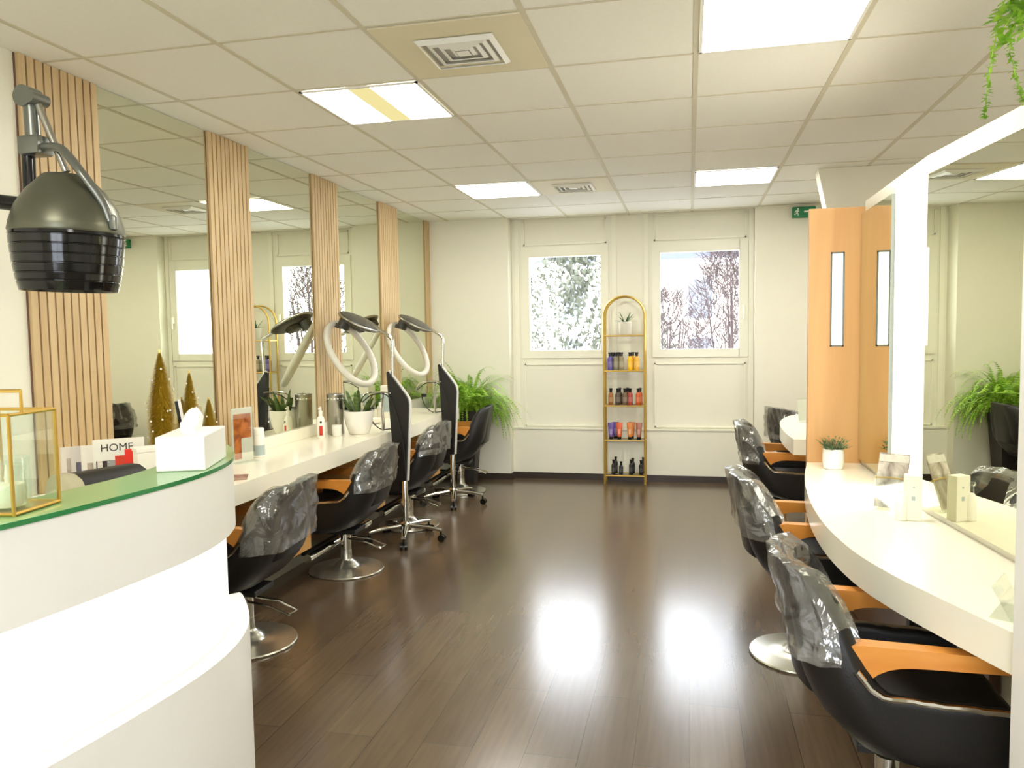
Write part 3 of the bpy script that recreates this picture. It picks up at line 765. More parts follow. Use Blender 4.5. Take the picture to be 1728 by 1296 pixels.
# printer on the inner worktop
pt = thing('receipt_printer', 'black rounded printer with a grey base behind the reception counter', 'printer', (-1.77, 2.03, 0.9005), math.radians(72))
bm = new(); rbox(bm, (-0.16, -0.11, 0), (0.10, 0.08, 0.10), 0.012); obj('body', bm, 'darkgrey', pt, True)
bm = new()
prof = [(-0.085, 0.10), (-0.08, 0.14), (-0.055, 0.172), (-0.02, 0.186), (0.03, 0.186), (0.06, 0.17), (0.075, 0.14), (0.08, 0.10)]
plate(bm, prof, 'x', -0.09, 0.12); bevel_all(bm, 0.005, 2); obj('cover', bm, 'blackm', pt, True)
bm = new(); plate(bm, [(y * 1.02, z + 0.003) for y, z in prof], 'x', -0.125, -0.089); obj('end_cap', bm, mat('printer_beige', (176, 170, 140), 0.5), pt, True)
bm = new(); rbox(bm, (-0.19, -0.155, 0.095), (-0.01, -0.11, 0.116), 0.005); obj('handle', bm, mat('printer_olive', (112, 112, 92), 0.4), pt, True)
bm = new()
for k in range(7): box(bm, (-0.11 + k * 0.022, -0.158, 0.035), (-0.098 + k * 0.022, -0.112, 0.075))
obj('paper_slot', bm, 'card', pt)

# magazines standing in a row on the left worktop, covers turned to the counter
def magazine(px, py, w, hh, rot, label, cover, title=None, strips=()):
    mg = thing('magazine', label, 'magazine', (px, py, DZ + 0.0005), rot, 'magazines standing on the left worktop')
    bm = new(); box(bm, (0, 0, 0), (w, 0.005, hh)); obj('pages', bm, 'card', mg)
    bm = new(); box(bm, (-0.001, -0.0015, 0), (w, -0.0002, hh)); box(bm, (-0.0015, -0.0015, 0), (-0.0002, 0.0065, hh)); cv = obj('cover', bm, cover, mg)
    if title:
        cu = bpy.data.curves.new('title', 'FONT'); cu.body = title; cu.size = 0.040; cu.align_x = 'CENTER'; cu.extrude = 0.0003
        tmp = bpy.data.objects.new('tmp', cu); C.objects.link(tmp); bpy.context.view_layer.update(); me = bpy.data.meshes.new_from_object(tmp); bpy.data.objects.remove(tmp)
        to = bpy.data.objects.new('title_lettering', me); C.objects.link(to); to.parent = cv; me.materials.clear(); me.materials.append(M['ink'])
        to.rotation_euler = (PI / 2, 0, 0); to.location = (w * 0.46, -0.0020, hh - 0.046)
    for (u0, z0, u1, z1, rgb) in strips:
        bm = new(); box(bm, (w * u0, -0.0026, hh * z0), (w * u1, -0.0016, hh * z1)); obj('cover_print', bm, rgb if isinstance(rgb, str) else mat('print_%d' % len(bpy.data.materials), rgb, 0.4, var=0.2, scale=30), cv)
pale = lambda c: mat('cover_%d' % len(bpy.data.materials), c, 0.35, var=0.05, scale=18)
M['magphoto'] = wood('cover_photo', (84, 66, 60), (214, 198, 176), 0.4, (9, 9, 9))
ROT = math.radians(40)
def mp(sd, nd): return -2.30 + sd * 0.766 + nd * 0.643, 2.445 + sd * 0.643 - nd * 0.766
magazine(*mp(0, 0), 0.15, 0.298, ROT, 'pale magazine, first in the row next to the lantern', pale((222, 214, 198)), None, [(0.12, 0.2, 0.9, 0.86, 'magphoto')])
magazine(*mp(0.034, 0.013), 0.15, 0.300, ROT, 'pale grey magazine with a thin dark photo, second in the row from the lantern', pale((206, 198, 188)), None, [(0.1, 0.1, 0.9, 0.8, (96, 90, 104))])
magazine(*mp(0.068, 0.026), 0.15, 0.302, ROT, 'pale magazine third in the row, just left of the white one lettered HOME', pale((230, 224, 210)), None, [(0.12, 0.1, 0.8, 0.78, 'magphoto')])
magazine(*mp(0.108, 0.039), 0.175, 0.322, ROT, 'white magazine lettered HOME standing taller than the rest', pale((232, 229, 216)), 'HOME', [(0.80, 0.74, 0.99, 0.82, (88, 140, 190)), (0.06, 0.0, 0.97, 0.68, 'magphoto')])
magazine(*mp(0.118, 0.052), 0.12, 0.242, ROT, 'small dark booklet in front of the magazine lettered HOME', pale((62, 50, 48)), None, [(0.02, 0.0, 0.16, 1.0, (222, 214, 200)), (0.2, 0.3, 0.35, 0.8, 'magphoto')])
magazine(*mp(0.155, 0.065), 0.10, 0.245, ROT, 'small grey booklet between the dark one and the red ones', pale((160, 164, 160)), None, [(0.1, 0.1, 0.3, 0.6, (120, 120, 124))])
magazine(*mp(0.182, 0.078), 0.12, 0.262, ROT, 'small red booklet beside the grey one below the lettering', pale((206, 66, 44)), None, [(0.05, 0.1, 0.22, 0.8, (226, 150, 110))])
magazine(*mp(0.215, 0.091), 0.13, 0.285, ROT, 'yellow and red booklet at the right end of the row, by the white box', pale((222, 52, 40)), None, [(0.3, 0.75, 0.95, 0.97, (232, 186, 60)), (0.05, 0.1, 0.8, 0.7, (228, 214, 196))])
wb = thing('magazine_box', 'plain white cardboard box between the magazines and the tissue box', 'box', (-1.925, 2.535, DZ + 0.0005), math.radians(50))
bm = new(); rbox(bm, (-0.10, -0.04, 0), (0.12, 0.04, 0.285), 0.003); obj('body', bm, 'card', wb)
bm = new(); rbox(bm, (-0.103, -0.043, 0.2855), (0.123, 0.043, 0.30), 0.002); obj('lid', bm, 'card', wb)
tc_ = thing('card_stand', 'narrow white-edged dark card standing behind the tissue box', 'card', (-2.20, 3.02, DZ + 0.0005), math.radians(25))
bm = new(); mt = Matrix.Rotation(math.radians(-8), 4, 'Y'); box(bm, (0.036, -0.004, 0.006), (0.05, 0.004, 0.42), 0, mt); obj('card', bm, 'blackp', tc_)
bm = new(); box(bm, (0.0502, -0.006, 0.006), (0.060, 0.006, 0.425), 0, mt); obj('edge', bm, 'white', tc_)
bm = new(); rbox(bm, (-0.0, -0.04, 0), (0.08, 0.04, 0.006), 0.002); obj('foot', bm, 'blackm', tc_)

# golden bottle-brush trees
def tinsel_tree(loc, H, R, reach, label, seed):
    r = random.Random(seed)
    env = lambda u: R * min(1.0, max(0.02, (1 - u) * H / reach)) ** 0.72
    t = thing('golden_tree', label, 'decorative tree', loc, 0, 'golden bottle brush trees by the mirror')
    bm = new()
    N = int(17000 * H)
    lathe(bm, [(R * 0.5, H * 0.05)] + [(0.5 * env(u), H * u - 0.012) for u in (0.15, 0.3, 0.45, 0.6, 0.7, 0.8, 0.88, 0.94, 0.98)], n=14)
    for k in range(N):
        u = (k + r.random()) / N; z = H * (0.06 + 0.93 * u)
        rr = env(u) * r.uniform(0.8, 1.04)
        a = k * 2.39996 + r.uniform(-.3, .3); d = Vector((cos(a), sin(a), -0.28)); s = Vector((-sin(a), cos(a), 0)) * 0.0019
        p0 = Vector((0, 0, z)); p1 = p0 + d * rr
        v = [bm.verts.new(q) for q in (p0 - s, p0 + s, p1 + s * 0.6, p1 - s * 0.6)]; bm.faces.new(v)
    obj('tinsel', bm, 'tinsel', t)
    bm = new(); tube(bm, [(0, 0, 0), (0, 0, H)], 0.004, 6); lathe(bm, [(0.04, 0), (0.042, 0.004), (0.042, 0.02), (0.01, 0.024)], n=20); obj('stem', bm, 'gold', t)
    bm = new()
    for k in range(int(40 * H) + 4):
        u = r.uniform(0.1, 0.9); a = r.uniform(0, 2 * PI); rr = env(u) * 0.97
        bmesh.ops.create_icosphere(bm, subdivisions=1, radius=0.0055, matrix=Matrix.Translation((rr * cos(a), rr * sin(a), H * (0.06 + 0.93 * u) - 0.28 * rr)))
    obj('bauble', bm, 'pot', t, True)['kind'] = 'stuff'
tinsel_tree((-2.40, 3.16, DZ + 0.0005), 0.648, 0.072, 0.25, 'tallest golden bottle brush tree by the left mirror', 1)
tinsel_tree((-2.49, 3.50, DZ + 0.0005), 0.535, 0.052, 0.21, 'medium golden bottle brush tree in the middle of the three', 2)
tinsel_tree((-2.50, 3.67, DZ + 0.0005), 0.383, 0.046, 0.15, 'smallest golden bottle brush tree, beside the slat panel', 3)

# ------------------------------------------------------------------ things on the left worktop
t = thing('leaflet_stand', 'upright acrylic leaflet stand with an orange hair photograph', 'leaflet stand', (-2.44, 3.88, DZ + 0.0005), math.radians(75))
bm = new(); rbox(bm, (-0.075, -0.002, 0.004), (0.075, 0.004, 0.305), 0.001); obj('sheet', bm, 'card', t)
bm = new(); box(bm, (-0.062, -0.0035, 0.02), (0.062, -0.0022, 0.272)); obj('photo', bm, 'photo', t)
bm = new(); box(bm, (-0.012, -0.0055, 0.018), (0.072, -0.0038, 0.135)); obj('price_card', bm, 'card', t)
bm = new(); box(bm, (-0.082, -0.009, 0), (0.082, -0.0065, 0.31)); box(bm, (-0.082, -0.05, 0), (0.082, 0.05, 0.003)); obj('holder', bm, 'acrylic', t)
t = thing('mousse_can', 'short white can with a grey label beside the leaflet stand', 'can', (-2.45, 4.06, DZ + 0.0005))
bm = new(); lathe(bm, [(0.033, 0), (0.036, 0.003), (0.036, 0.085), (0.036, 0.125), (0.034, 0.13), (0.001, 0.131)], n=28); obj('can', bm, 'pot', t, True)
bm = new(); lathe(bm, [(0.0365, 0.012), (0.0365, 0.072)], n=28, cap=False); obj('label_band', bm, 'label', t, True)
bm = new(); lathe(bm, [(0.034, 0.131), (0.034, 0.165), (0.03, 0.17), (0.001, 0.17)], n=28); obj('cap', bm, 'pot', t, True)
t = thing('brochure', 'small dark red brochure lying at the near end of the left worktop', 'brochure', (-2.2, 3.44, DZ + 0.0005), 0.5)
bm = new(); box(bm, (-0.05, -0.075, 0), (0.05, 0.075, 0.003)); obj('sheet', bm, wood('brochure_print', (104, 34, 30), (190, 160, 140), 0.4, (6, 6, 6)), t)
t = thing('spray_bottle', 'slim white spray bottle with a red label', 'bottle', (-2.46, 4.87, DZ + 0.0005))
bm = new(); lathe(bm, [(0.024, 0), (0.027, 0.004), (0.027, 0.125), (0.022, 0.142), (0.013, 0.15), (0.012, 0.165), (0.001, 0.166)], n=24); obj('bottle', bm, 'pot', t, True)
bm = new(); lathe(bm, [(0.014, 0.166), (0.014, 0.185), (0.008, 0.19), (0.008, 0.215), (0.001, 0.216)], n=16); rbox(bm, (-0.005, -0.03, 0.196), (0.005, 0.0, 0.207), 0.002); obj('spray_nozzle', bm, 'pot', t, True)
bm = new()
for a0, z0, z1 in ((-62, 0.02, 0.085), ):
    ring = [[Vector((0.0276 * cos(math.radians(a0 + d)), 0.0276 * sin(math.radians(a0 + d)), z)) for d in range(-24, 25, 6)] for z in (z0, z1)]
    loft(bm, ring, False, False)
obj('red_label', bm, 'red', t)
bm = new()
ring = [[Vector((0.0276 * cos(math.radians(-62 + d)), 0.0276 * sin(math.radians(-62 + d)), z)) for d in range(-14, 15, 7)] for z in (0.103, 0.117)]
loft(bm, ring, False, False); obj('logo_mark', bm, 'ink', t)
t = thing('cream_jar', 'small white jar beside the slim spray bottle', 'jar', (-2.395, 4.98, DZ + 0.0005))
bm = new(); lathe(bm, [(0.03, 0), (0.032, 0.003), (0.032, 0.05), (0.001, 0.051)], n=24); obj('jar', bm, 'pot', t, True)
bm = new(); lathe(bm, [(0.033, 0.051), (0.033, 0.075), (0.03, 0.078), (0.001, 0.079)], n=24); obj('lid', bm, 'pot', t, True)
t = thing('steel_canister', 'tall shiny steel canister in front of the slat panel', 'canister', (-2.46, 5.10, DZ + 0.0005))
bm = new(); lathe(bm, [(0.058, 0), (0.06, 0.003), (0.06, 0.275), (0.062, 0.28), (0.06, 0.285), (0.054, 0.283), (0.054, 0.02), (0.001, 0.02)], n=36); obj('body', bm, 'steel', t, True)
bm = new(); lathe(bm, [(0.0605, 0.245), (0.0615, 0.25), (0.0605, 0.255)], n=36, cap=False); obj('rim_band', bm, 'chrome', t, True)
t = thing('white_bowl', 'small white dish behind the snake plant on the left worktop', 'bowl', (-2.42, 5.72, DZ + 0.0005))
bm = new(); lathe(bm, [(0.03, 0), (0.06, 0.015), (0.075, 0.04), (0.072, 0.041), (0.055, 0.02), (0.001, 0.012)], n=28); obj('bowl', bm, 'pot', t, True)
t = thing('pump_bottle', 'small cream bottle by the far left mirrors', 'bottle', (-2.50, 6.02, DZ + 0.0005))
bm = new(); lathe(bm, [(0.025, 0), (0.027, 0.003), (0.027, 0.10), (0.012, 0.115), (0.001, 0.116)], n=20); obj('bottle', bm, 'hose', t, True)
bm = new(); lathe(bm, [(0.013, 0.116), (0.013, 0.14), (0.001, 0.141)], n=14); obj('cap', bm, 'pot', t, True)
t = thing('product_box', 'tall white carton standing behind the near ring dryer', 'box', (-2.49, 6.16, DZ + 0.0005), 0.2)
bm = new(); rbox(bm, (-0.05, -0.05, 0), (0.05, 0.05, 0.27), 0.002); obj('carton', bm, 'card', t)
bm = new(); box(bm, (-0.05, -0.0515, 0.05), (0.05, -0.0502, 0.2)); obj('printed_band', bm, 'label', t)

def blade(bm, base, dirv, L, w, curl=0.3, twist=0.0, n=8, mi=0, fold=0.15):
    """tapering leaf with a folded midrib"""
    d = Vector(dirv).normalized(); side = d.cross(Vector((0, 0, 1)))
    if side.length < 0.05: side = Vector((cos(twist), sin(twist), 0))
    side.normalize(); p = Vector(base); rows = []
    for k in range(n + 1):
        u = k / n; ww = w * (sin(PI * (0.18 + 0.82 * u) ** 0.8) if u < 1 else 0.0)
        ww = w * max(0.0, (0.55 + 1.2 * u) * (1 - u) ** 0.6 / 1.05)
        nn = side.cross(d).normalized()
        rows.append([p - side * ww + nn * ww * fold, p, p + side * ww + nn * ww * fold])
        p = p + d * (L / n); d = (d + Vector((0, 0, -curl / n))).normalized()
    loft(bm, rows, False, False, mi)

def pot_prof(r0, r1, h, th=0.006): return [(r0 * 0.92, 0), (r0, 0.004), ((r0 + r1) / 2 * 1.06, h * 0.4), (r1, h * 0.85), (r1, h), (r1 - th, h), (r1 - th, h * 0.8), (0.001, h * 0.8)]
t = thing('snake_plant', 'potted snake plant in a round white pot on the left worktop', 'potted plant', (-2.29, 5.12, DZ + 0.0005))
bm = new(); lathe(bm, pot_prof(0.07, 0.105, 0.165), n=40); obj('pot', bm, 'pot', t, True)
bm = new(); lathe(bm, [(0.097, 0.132), (0.001, 0.14)], n=24); obj('soil', bm, 'soil', t)
r = random.Random(5)
for k in range(13):
    a = 2 * PI * k / 13 + r.uniform(-.2, .2); rad = r.uniform(0.015, 0.065); tl = r.uniform(0.25, 1.1)
    bm = new(); blade(bm, (rad * cos(a), rad * sin(a), 0.13), (cos(a) * tl, sin(a) * tl, 1), r.uniform(0.13, 0.20), r.uniform(0.021, 0.03), r.uniform(-0.3, 0.3), a + 1.3, fold=0.25)
    o = obj('leaf', bm, 'snake', t, True)

# fern in its tall planter
t = thing('potted_fern', 'lush green fern in a tall dark planter in the far left corner', 'potted plant', (-2.15, 7.43, 0))
bm = new(); lathe(bm, [(0.095, 0), (0.10, 0.01), (0.165, 0.70), (0.168, 0.72), (0.155, 0.72), (0.15, 0.68), (0.001, 0.68)], n=4, mtx=Matrix.Rotation(PI / 4, 4, 'Z')); bevel_all(bm, 0.008, 2, 0.8); obj('planter', bm, 'planter', t)
bm = new(); box(bm, (-0.10, -0.10, 0.681), (0.10, 0.10, 0.692)); obj('soil', bm, 'soil', t)
def frond(bm, base, a, elev, L, curl, r, leaf=0.035, n=26):
    d = Vector((cos(a) * cos(elev), sin(a) * cos(elev), sin(elev))); p = Vector(base); side = Vector((-sin(a), cos(a), 0))
    for k in range(n):
        u = k / n; q = p + d * (L / n)
        s = side * 0.0018
        bm.faces.new([bm.verts.new(v) for v in (p - s, p + s, q + s, q - s)])
        if k > 2:
            ll = leaf * (1 - u) ** 0.6 * min(1, u * 5 + 0.3) * r.uniform(0.8, 1.15); nn = side.cross(d)
            for sg in (-1, 1):
                tip = p + side * sg * ll + d * ll * 0.45 - Vector((0, 0, ll * 0.25)); w = d * 0.0055
                bm.faces.new([bm.verts.new(v) for v in (p - w, p + w, p + (tip - p) * 0.6 + w, tip, p + (tip - p) * 0.5 - w)])
        p = q; d = (d + Vector((0, 0, -curl / n * (0.5 + u * 1.2)))).normalized()
r = random.Random(9); bm = new()
for k in range(210):
    a = r.uniform(0, 2 * PI); L = r.uniform(0.44, 0.74)
    frond(bm, (0.06 * cos(a), 0.06 * sin(a), 0.69), a, r.uniform(0.6, 1.45), L, r.uniform(2.2, 4.0), r)
for v in bm.verts:                                     # fronds pressed back by the two walls and the chair
    v.co.x = max(v.co.x, -0.40 + 0.01 * r.random()); v.co.y = min(v.co.y, 0.145 - 0.01 * r.random())
    v.co.y = max(v.co.y, (-0.16 if v.co.z < 0.88 else -0.36) + 0.02 * r.random())
obj('fronds', bm, 'fern', t)

# ------------------------------------------------------------------ right side: partition, mirror console, curved worktop
PY = 4.28
t = thing('partition_panel', 'tall beech veneer partition panel with a narrow glowing slot', 'partition', (0.80, PY, 0))
inv2 = Matrix.Translation((-0.80, -PY, 0))
x0, x1, z0, z1 = 0.708, 0.775, 1.388, 1.872
bm = new()
for lo, hi in [((0.603, PY, 0.0), (x0, PY + 0.045, 2.095)), ((x1, PY, 0.0), (0.87, PY + 0.045, 2.095)), ((x0, PY, 0), (x1, PY + 0.045, z0)), ((x0, PY, z1), (x1, PY + 0.045, 2.095)), ((0.87, PY + 0.001, 0), (1.05, PY + 0.045, 2.095))]: box(bm, lo, hi)
bmesh.ops.remove_doubles(bm, verts=bm.verts[:], dist=1e-5)
o = obj('panel', bm, 'beech', t); o.matrix_parent_inverse = inv2
bm = new(); box(bm, (x0 + 0.008, PY + 0.006, z0 + 0.008), (x1 - 0.008, PY + 0.012, z1 - 0.008)); o = obj('lamp_slot', bm, 'slot', t); o.matrix_parent_inverse = inv2
bm = new(); w = 0.008
for lo, hi in [((x0, PY - 0.002, z0), (x0 + w, PY + 0.02, z1)), ((x1 - w, PY - 0.002, z0), (x1, PY + 0.02, z1)), ((x0, PY - 0.002, z0), (x1, PY + 0.02, z0 + w)), ((x0, PY - 0.002, z1 - w), (x1, PY + 0.02, z1))]: box(bm, lo, hi)
o = obj('slot_frame', bm, 'mirror_edge', t); o.matrix_parent_inverse = inv2

A0, A1, A2, A3 = Vector((0.87, PY)), Vector((0.87, 3.22)), Vector((0.9384, 2.60)), Vector((1.013, 1.925))
NA = Vector((A1 - A2)).normalized()                     # along the near section, towards the back
NN = Vector((-NA.y, NA.x))                              # its normal, towards the room (-x)
t = thing('mirror_console', 'white angled mirror wall above the curved worktop, with a bright light strip', 'mirror wall', (0.95, 3.1, 0))
inv3 = Matrix.Translation((-0.95, -3.1, 0))
bm = new(); prism(bm, [tuple(A0), tuple(A1), tuple(A3), (A3.x + 0.12, A3.y), (1.0, 3.24), (1.0, PY)], 0.0, 2.122); o = obj('backboard', bm, 'worktop', t); o.matrix_parent_inverse = inv3
bm = new(); box(bm, (0.866, 3.245, 0.80), (0.8695, 3.665, 2.07)); o = obj('light_strip', bm, 'strip', t); o.matrix_parent_inverse = inv3
def mirror_slab(bm, p, q, z0, z1, nrm, th=0.018):
    P = [Vector((p.x, p.y)), Vector((q.x, q.y)), Vector((q.x, q.y)) + nrm * th, Vector((p.x, p.y)) + nrm * th]
    prism(bm, [tuple(v) for v in P], z0, z1, 1)
    bm.faces.ensure_lookup_table()
    best = max(bm.faces, key=lambda f: Vector((f.calc_center_median().x, f.calc_center_median().y)).dot(nrm) if abs(f.normal.z) < 0.5 else -9)
    best.material_index = 0
bm = new(); mirror_slab(bm, Vector((0.869, 4.275)), Vector((0.869, 3.675)), 0.812, 2.058, Vector((-1, 0))); bm.normal_update(); o = obj('far_mirror', bm, ['mirrorR', 'mirror_edge'], t); o.matrix_parent_inverse = inv3
bm = new(); mirror_slab(bm, A1 - NA * 0.05 + NN * 0.001, A1 - NA * 1.285 + NN * 0.001, 0.812, 2.045, NN); bm.normal_update(); o = obj('near_mirror', bm, ['mirrorR', 'mirror_edge'], t); o.matrix_parent_inverse = inv3

edge = smooth_path([(0.603, PY - 0.002, 0), (0.535, 3.87, 0), (0.492, 3.48, 0), (0.473, 3.15, 0), (0.476, 2.85, 0), (0.508, 2.56, 0), (0.566, 2.34, 0), (0.642, 2.14, 0), (0.712, 1.97, 0), (0.735, 1.925, 0)], 6)
t = thing('worktop', 'thick curved white worktop in front of the right mirrors', 'worktop', (0.75, 3.1, DZ))
bm = new()
poly = [(p.x, p.y) for p in edge] + [(A3.x - 0.003, 1.925), (A2.x - 0.004, A2.y), (A1.x - 0.003, A1.y), (0.867, PY - 0.002)]
prism(bm, poly, 0.685, DZ); bevel_all(bm, 0.005, 2, 0.9); o = obj('top', bm, 'worktop', t, True, ang=30); o.matrix_parent_inverse = Matrix.Translation((-0.75, -3.1, -DZ))
bm = new(); prism(bm, [(0.84, PY - 0.003), (0.84, 3.22), (A2.x - 0.035, A2.y), (A2.x - 0.004, A2.y), (0.867, 3.218), (0.867, PY - 0.003)], 0.0, 0.684); o = obj('kick_panel', bm, 'brown', t); o.matrix_parent_inverse = Matrix.Translation((-0.75, -3.1, -DZ))
bm = new(); box(bm, (0.76, 2.93, 0.0), (0.80, 2.97, 0.684)); box(bm, (0.72, 2.91, 0), (0.83, 2.99, 0.02)); o = obj('leg', bm, 'blackm', t); o.matrix_parent_inverse = Matrix.Translation((-0.75, -3.1, -DZ))

bm = new(); box(bm, (0.712, 1.50, 0), (1.05, 1.918, 2.095)); bevel_all(bm, 0.002, 1)
tag(obj('end_cabinet', bm, 'white'), 'tall white end cabinet cropped by the right edge of the picture', 'cabinet')

# far worktop beyond the partition
fe = smooth_path([(0.644, 5.15, 0), (0.63, 5.6, 0), (0.665, 6.1, 0), (0.77, 6.5, 0), (0.97, 6.78, 0)], 6)
t = thing('worktop', 'far white worktop with a square end, beyond the beech partition', 'worktop', (0.85, 5.9, DZ))
bm = new(); prism(bm, [(p.x, p.y) for p in fe] + [(1.25, 6.78), (1.25, 5.15)], 0.685, DZ); bevel_all(bm, 0.005, 2, 0.9); o = obj('top', bm, 'worktop', t, True, ang=30); o.matrix_parent_inverse = Matrix.Translation((-0.85, -5.9, -DZ))
bm = new(); box(bm, (1.0, 5.3, 0), (1.04, 6.6, 0.684)); o = obj('leg_panel', bm, 'beech', t); o.matrix_parent_inverse = Matrix.Translation((-0.85, -5.9, -DZ))
t = thing('card_holder', 'clear acrylic card holder on the far worktop by the partition', 'card holder', (0.84, 6.1, DZ + 0.0005), 0.4)
bm = new(); mt = Matrix.Rotation(-0.15, 4, 'X'); box(bm, (-0.05, 0, 0.004), (0.05, 0.003, 0.18), 0, mt); box(bm, (-0.05, -0.05, 0), (0.05, 0.04, 0.003)); obj('holder', bm, 'acrylic', t)
bm = new(); box(bm, (-0.046, 0.0035, 0.012), (0.046, 0.0045, 0.17), 0, mt); obj('card', bm, 'card', t)

# things on the curved worktop
t = thing('potted_succulent', 'small green plant in a white pot at the far end of the curved worktop', 'potted plant', (0.70, 4.10, DZ + 0.0005))
bm = new(); lathe(bm, [(0.04, 0), (0.045, 0.003), (0.051, 0.035), (0.051, 0.07), (0.047, 0.098), (0.043, 0.1), (0.042, 0.085), (0.001, 0.085)], n=36); obj('pot', bm, 'pot', t, True)
bm = new(); lathe(bm, [(0.042, 0.084), (0.001, 0.089)], n=20); obj('soil', bm, 'soil', t)
r = random.Random(3); bm = new()
for k in range(70):
    a = r.uniform(0, 2 * PI); e = r.uniform(0.2, 1.4); L = r.uniform(0.03, 0.075)
    d = Vector((cos(a) * cos(e), sin(a) * cos(e), sin(e)))
    tip = Vector((0.02 * cos(a), 0.02 * sin(a), 0.088)) + d * L
    tube(bm, [(0.015 * cos(a), 0.015 * sin(a), 0.088), tip], 0.0012, 4)
    for q in range(4): blade(bm, tip - d * 0.012 * q, (cos(a + q * 1.7), sin(a + q * 1.7), 0.5), 0.017, 0.006, 0.3, n=3)
obj('foliage', bm, 'succ', t, True)

t = thing('flyer_stand', 'leaning sepia photo flyers tied with twine, on the curved worktop', 'flyer', (0.742, 3.17, DZ + 0.0005), math.radians(62))
mt = Matrix.Rotation(math.radians(20), 4, 'Y')
bm = new(); box(bm, (-0.004, -0.055, 0.012), (0.0, 0.055, 0.225), 0, mt); obj('flyer', bm, 'photo2', t)
bm = new(); box(bm, (-0.0052, -0.052, 0.19), (-0.0042, 0.052, 0.218), 0, mt); obj('header', bm, mat('flyer_header', (204, 200, 186), 0.5, var=0.2, scale=50), t)
bm = new(); box(bm, (-0.012, -0.058, 0.0), (-0.008, 0.058, 0.14), 0, mt); box(bm, (0.0, -0.058, 0.0), (0.075, 0.058, 0.004)); obj('holder', bm, 'acrylic', t)
bm = new(); tube(bm, [mt @ Vector(p) for p in [(-0.007, -0.06, 0.125), (-0.008, 0.0, 0.128), (-0.007, 0.06, 0.125), (0.003, 0.06, 0.124), (0.003, -0.06, 0.124)]], 0.0025, 6, closed=True); obj('twine', bm, 'goldpaint', t)
t = thing('spray_bottle', 'clear-capped white bottle in front of the sepia flyers', 'bottle', (0.752, 3.035, DZ + 0.0005))
bm = new(); lathe(bm, [(0.019, 0), (0.021, 0.003), (0.021, 0.085), (0.012, 0.1), (0.001, 0.101)], n=24); obj('bottle', bm, 'pot', t, True)
bm = new(); lathe(bm, [(0.012, 0.101), (0.012, 0.125), (0.017, 0.13), (0.017, 0.14), (0.001, 0.141)], n=16); obj('cap', bm, 'acrylic', t, True)
t = thing('product_box', 'white product carton beside the sepia flyers under the light strip', 'box', (0.792, 3.04, DZ + 0.0005), 1.3)
bm = new(); rbox(bm, (-0.022, -0.03, 0), (0.022, 0.03, 0.165), 0.002); obj('carton', bm, 'card', t)
bm = new(); box(bm, (-0.0228, -0.008, 0.075), (-0.0221, 0.004, 0.09)); box(bm, (-0.0228, -0.006, 0.12), (-0.0221, 0.0, 0.127)); obj('printed_mark', bm, 'label', t)
t = thing('table_tent', 'clear acrylic sign holder at the near end of the curved worktop', 'sign holder', (0.78, 2.07, DZ + 0.0005), math.radians(60))
bm = new(); mt = Matrix.Rotation(-0.5, 4, 'X'); box(bm, (-0.07, 0, 0.003), (0.07, 0.003, 0.09), 0, mt); box(bm, (-0.07, -0.04, 0), (0.07, 0.05, 0.003)); obj('holder', bm, 'acrylic', t)

# trailing plant on the end cabinet
t = thing('trailing_plant', 'bright green trailing plant spilling over the tall white end cabinet', 'potted plant', (0.82, 1.78, 2.0955))
bm = new(); lathe(bm, pot_prof(0.06, 0.085, 0.12), n=28); obj('pot', bm, 'pot', t, True)
r = random.Random(21)
def vine(bm, pts, leaf):
    P = smooth_path(pts, 10)
    tube(bm, P, 0.0012, 4)
    for p in P:
        for q in range(3):
            a = r.uniform(0, 2 * PI); blade(bm, p, (cos(a), sin(a), r.uniform(-0.6, 0.5)), leaf * r.uniform(0.7, 1.2), leaf * 0.34, 0.4, n=3)
bm = new()
vine(bm, [(0, 0.02, 0.12), (-0.08, 0.11, 0.16), (-0.15, 0.15, 0.10), (-0.172, 0.15, 0.0), (-0.183, 0.15, -0.09), (-0.187, 0.15, -0.155)], 0.014)
vine(bm, [(0, 0.03, 0.12), (-0.05, 0.15, 0.12), (-0.125, 0.18, 0.02), (-0.118, 0.19, -0.04), (-0.10, 0.2, -0.09), (-0.088, 0.2, -0.115)], 0.013)
for k in range(44):
    a = r.uniform(PI * 0.35, PI * 1.0); L = r.uniform(0.10, 0.21)
    d = Vector((cos(a), sin(a), 0))
    e = d * L + Vector((0, 0, r.uniform(-0.02, 0.14)))
    if e.x > -0.11 and e.y < 0.14: e.z = max(e.z, 0.02)
    vine(bm, [(0, 0, 0.12), d * L * 0.5 + Vector((0, 0, 0.15)), e], 0.028)
obj('foliage', bm, 'trail', t)

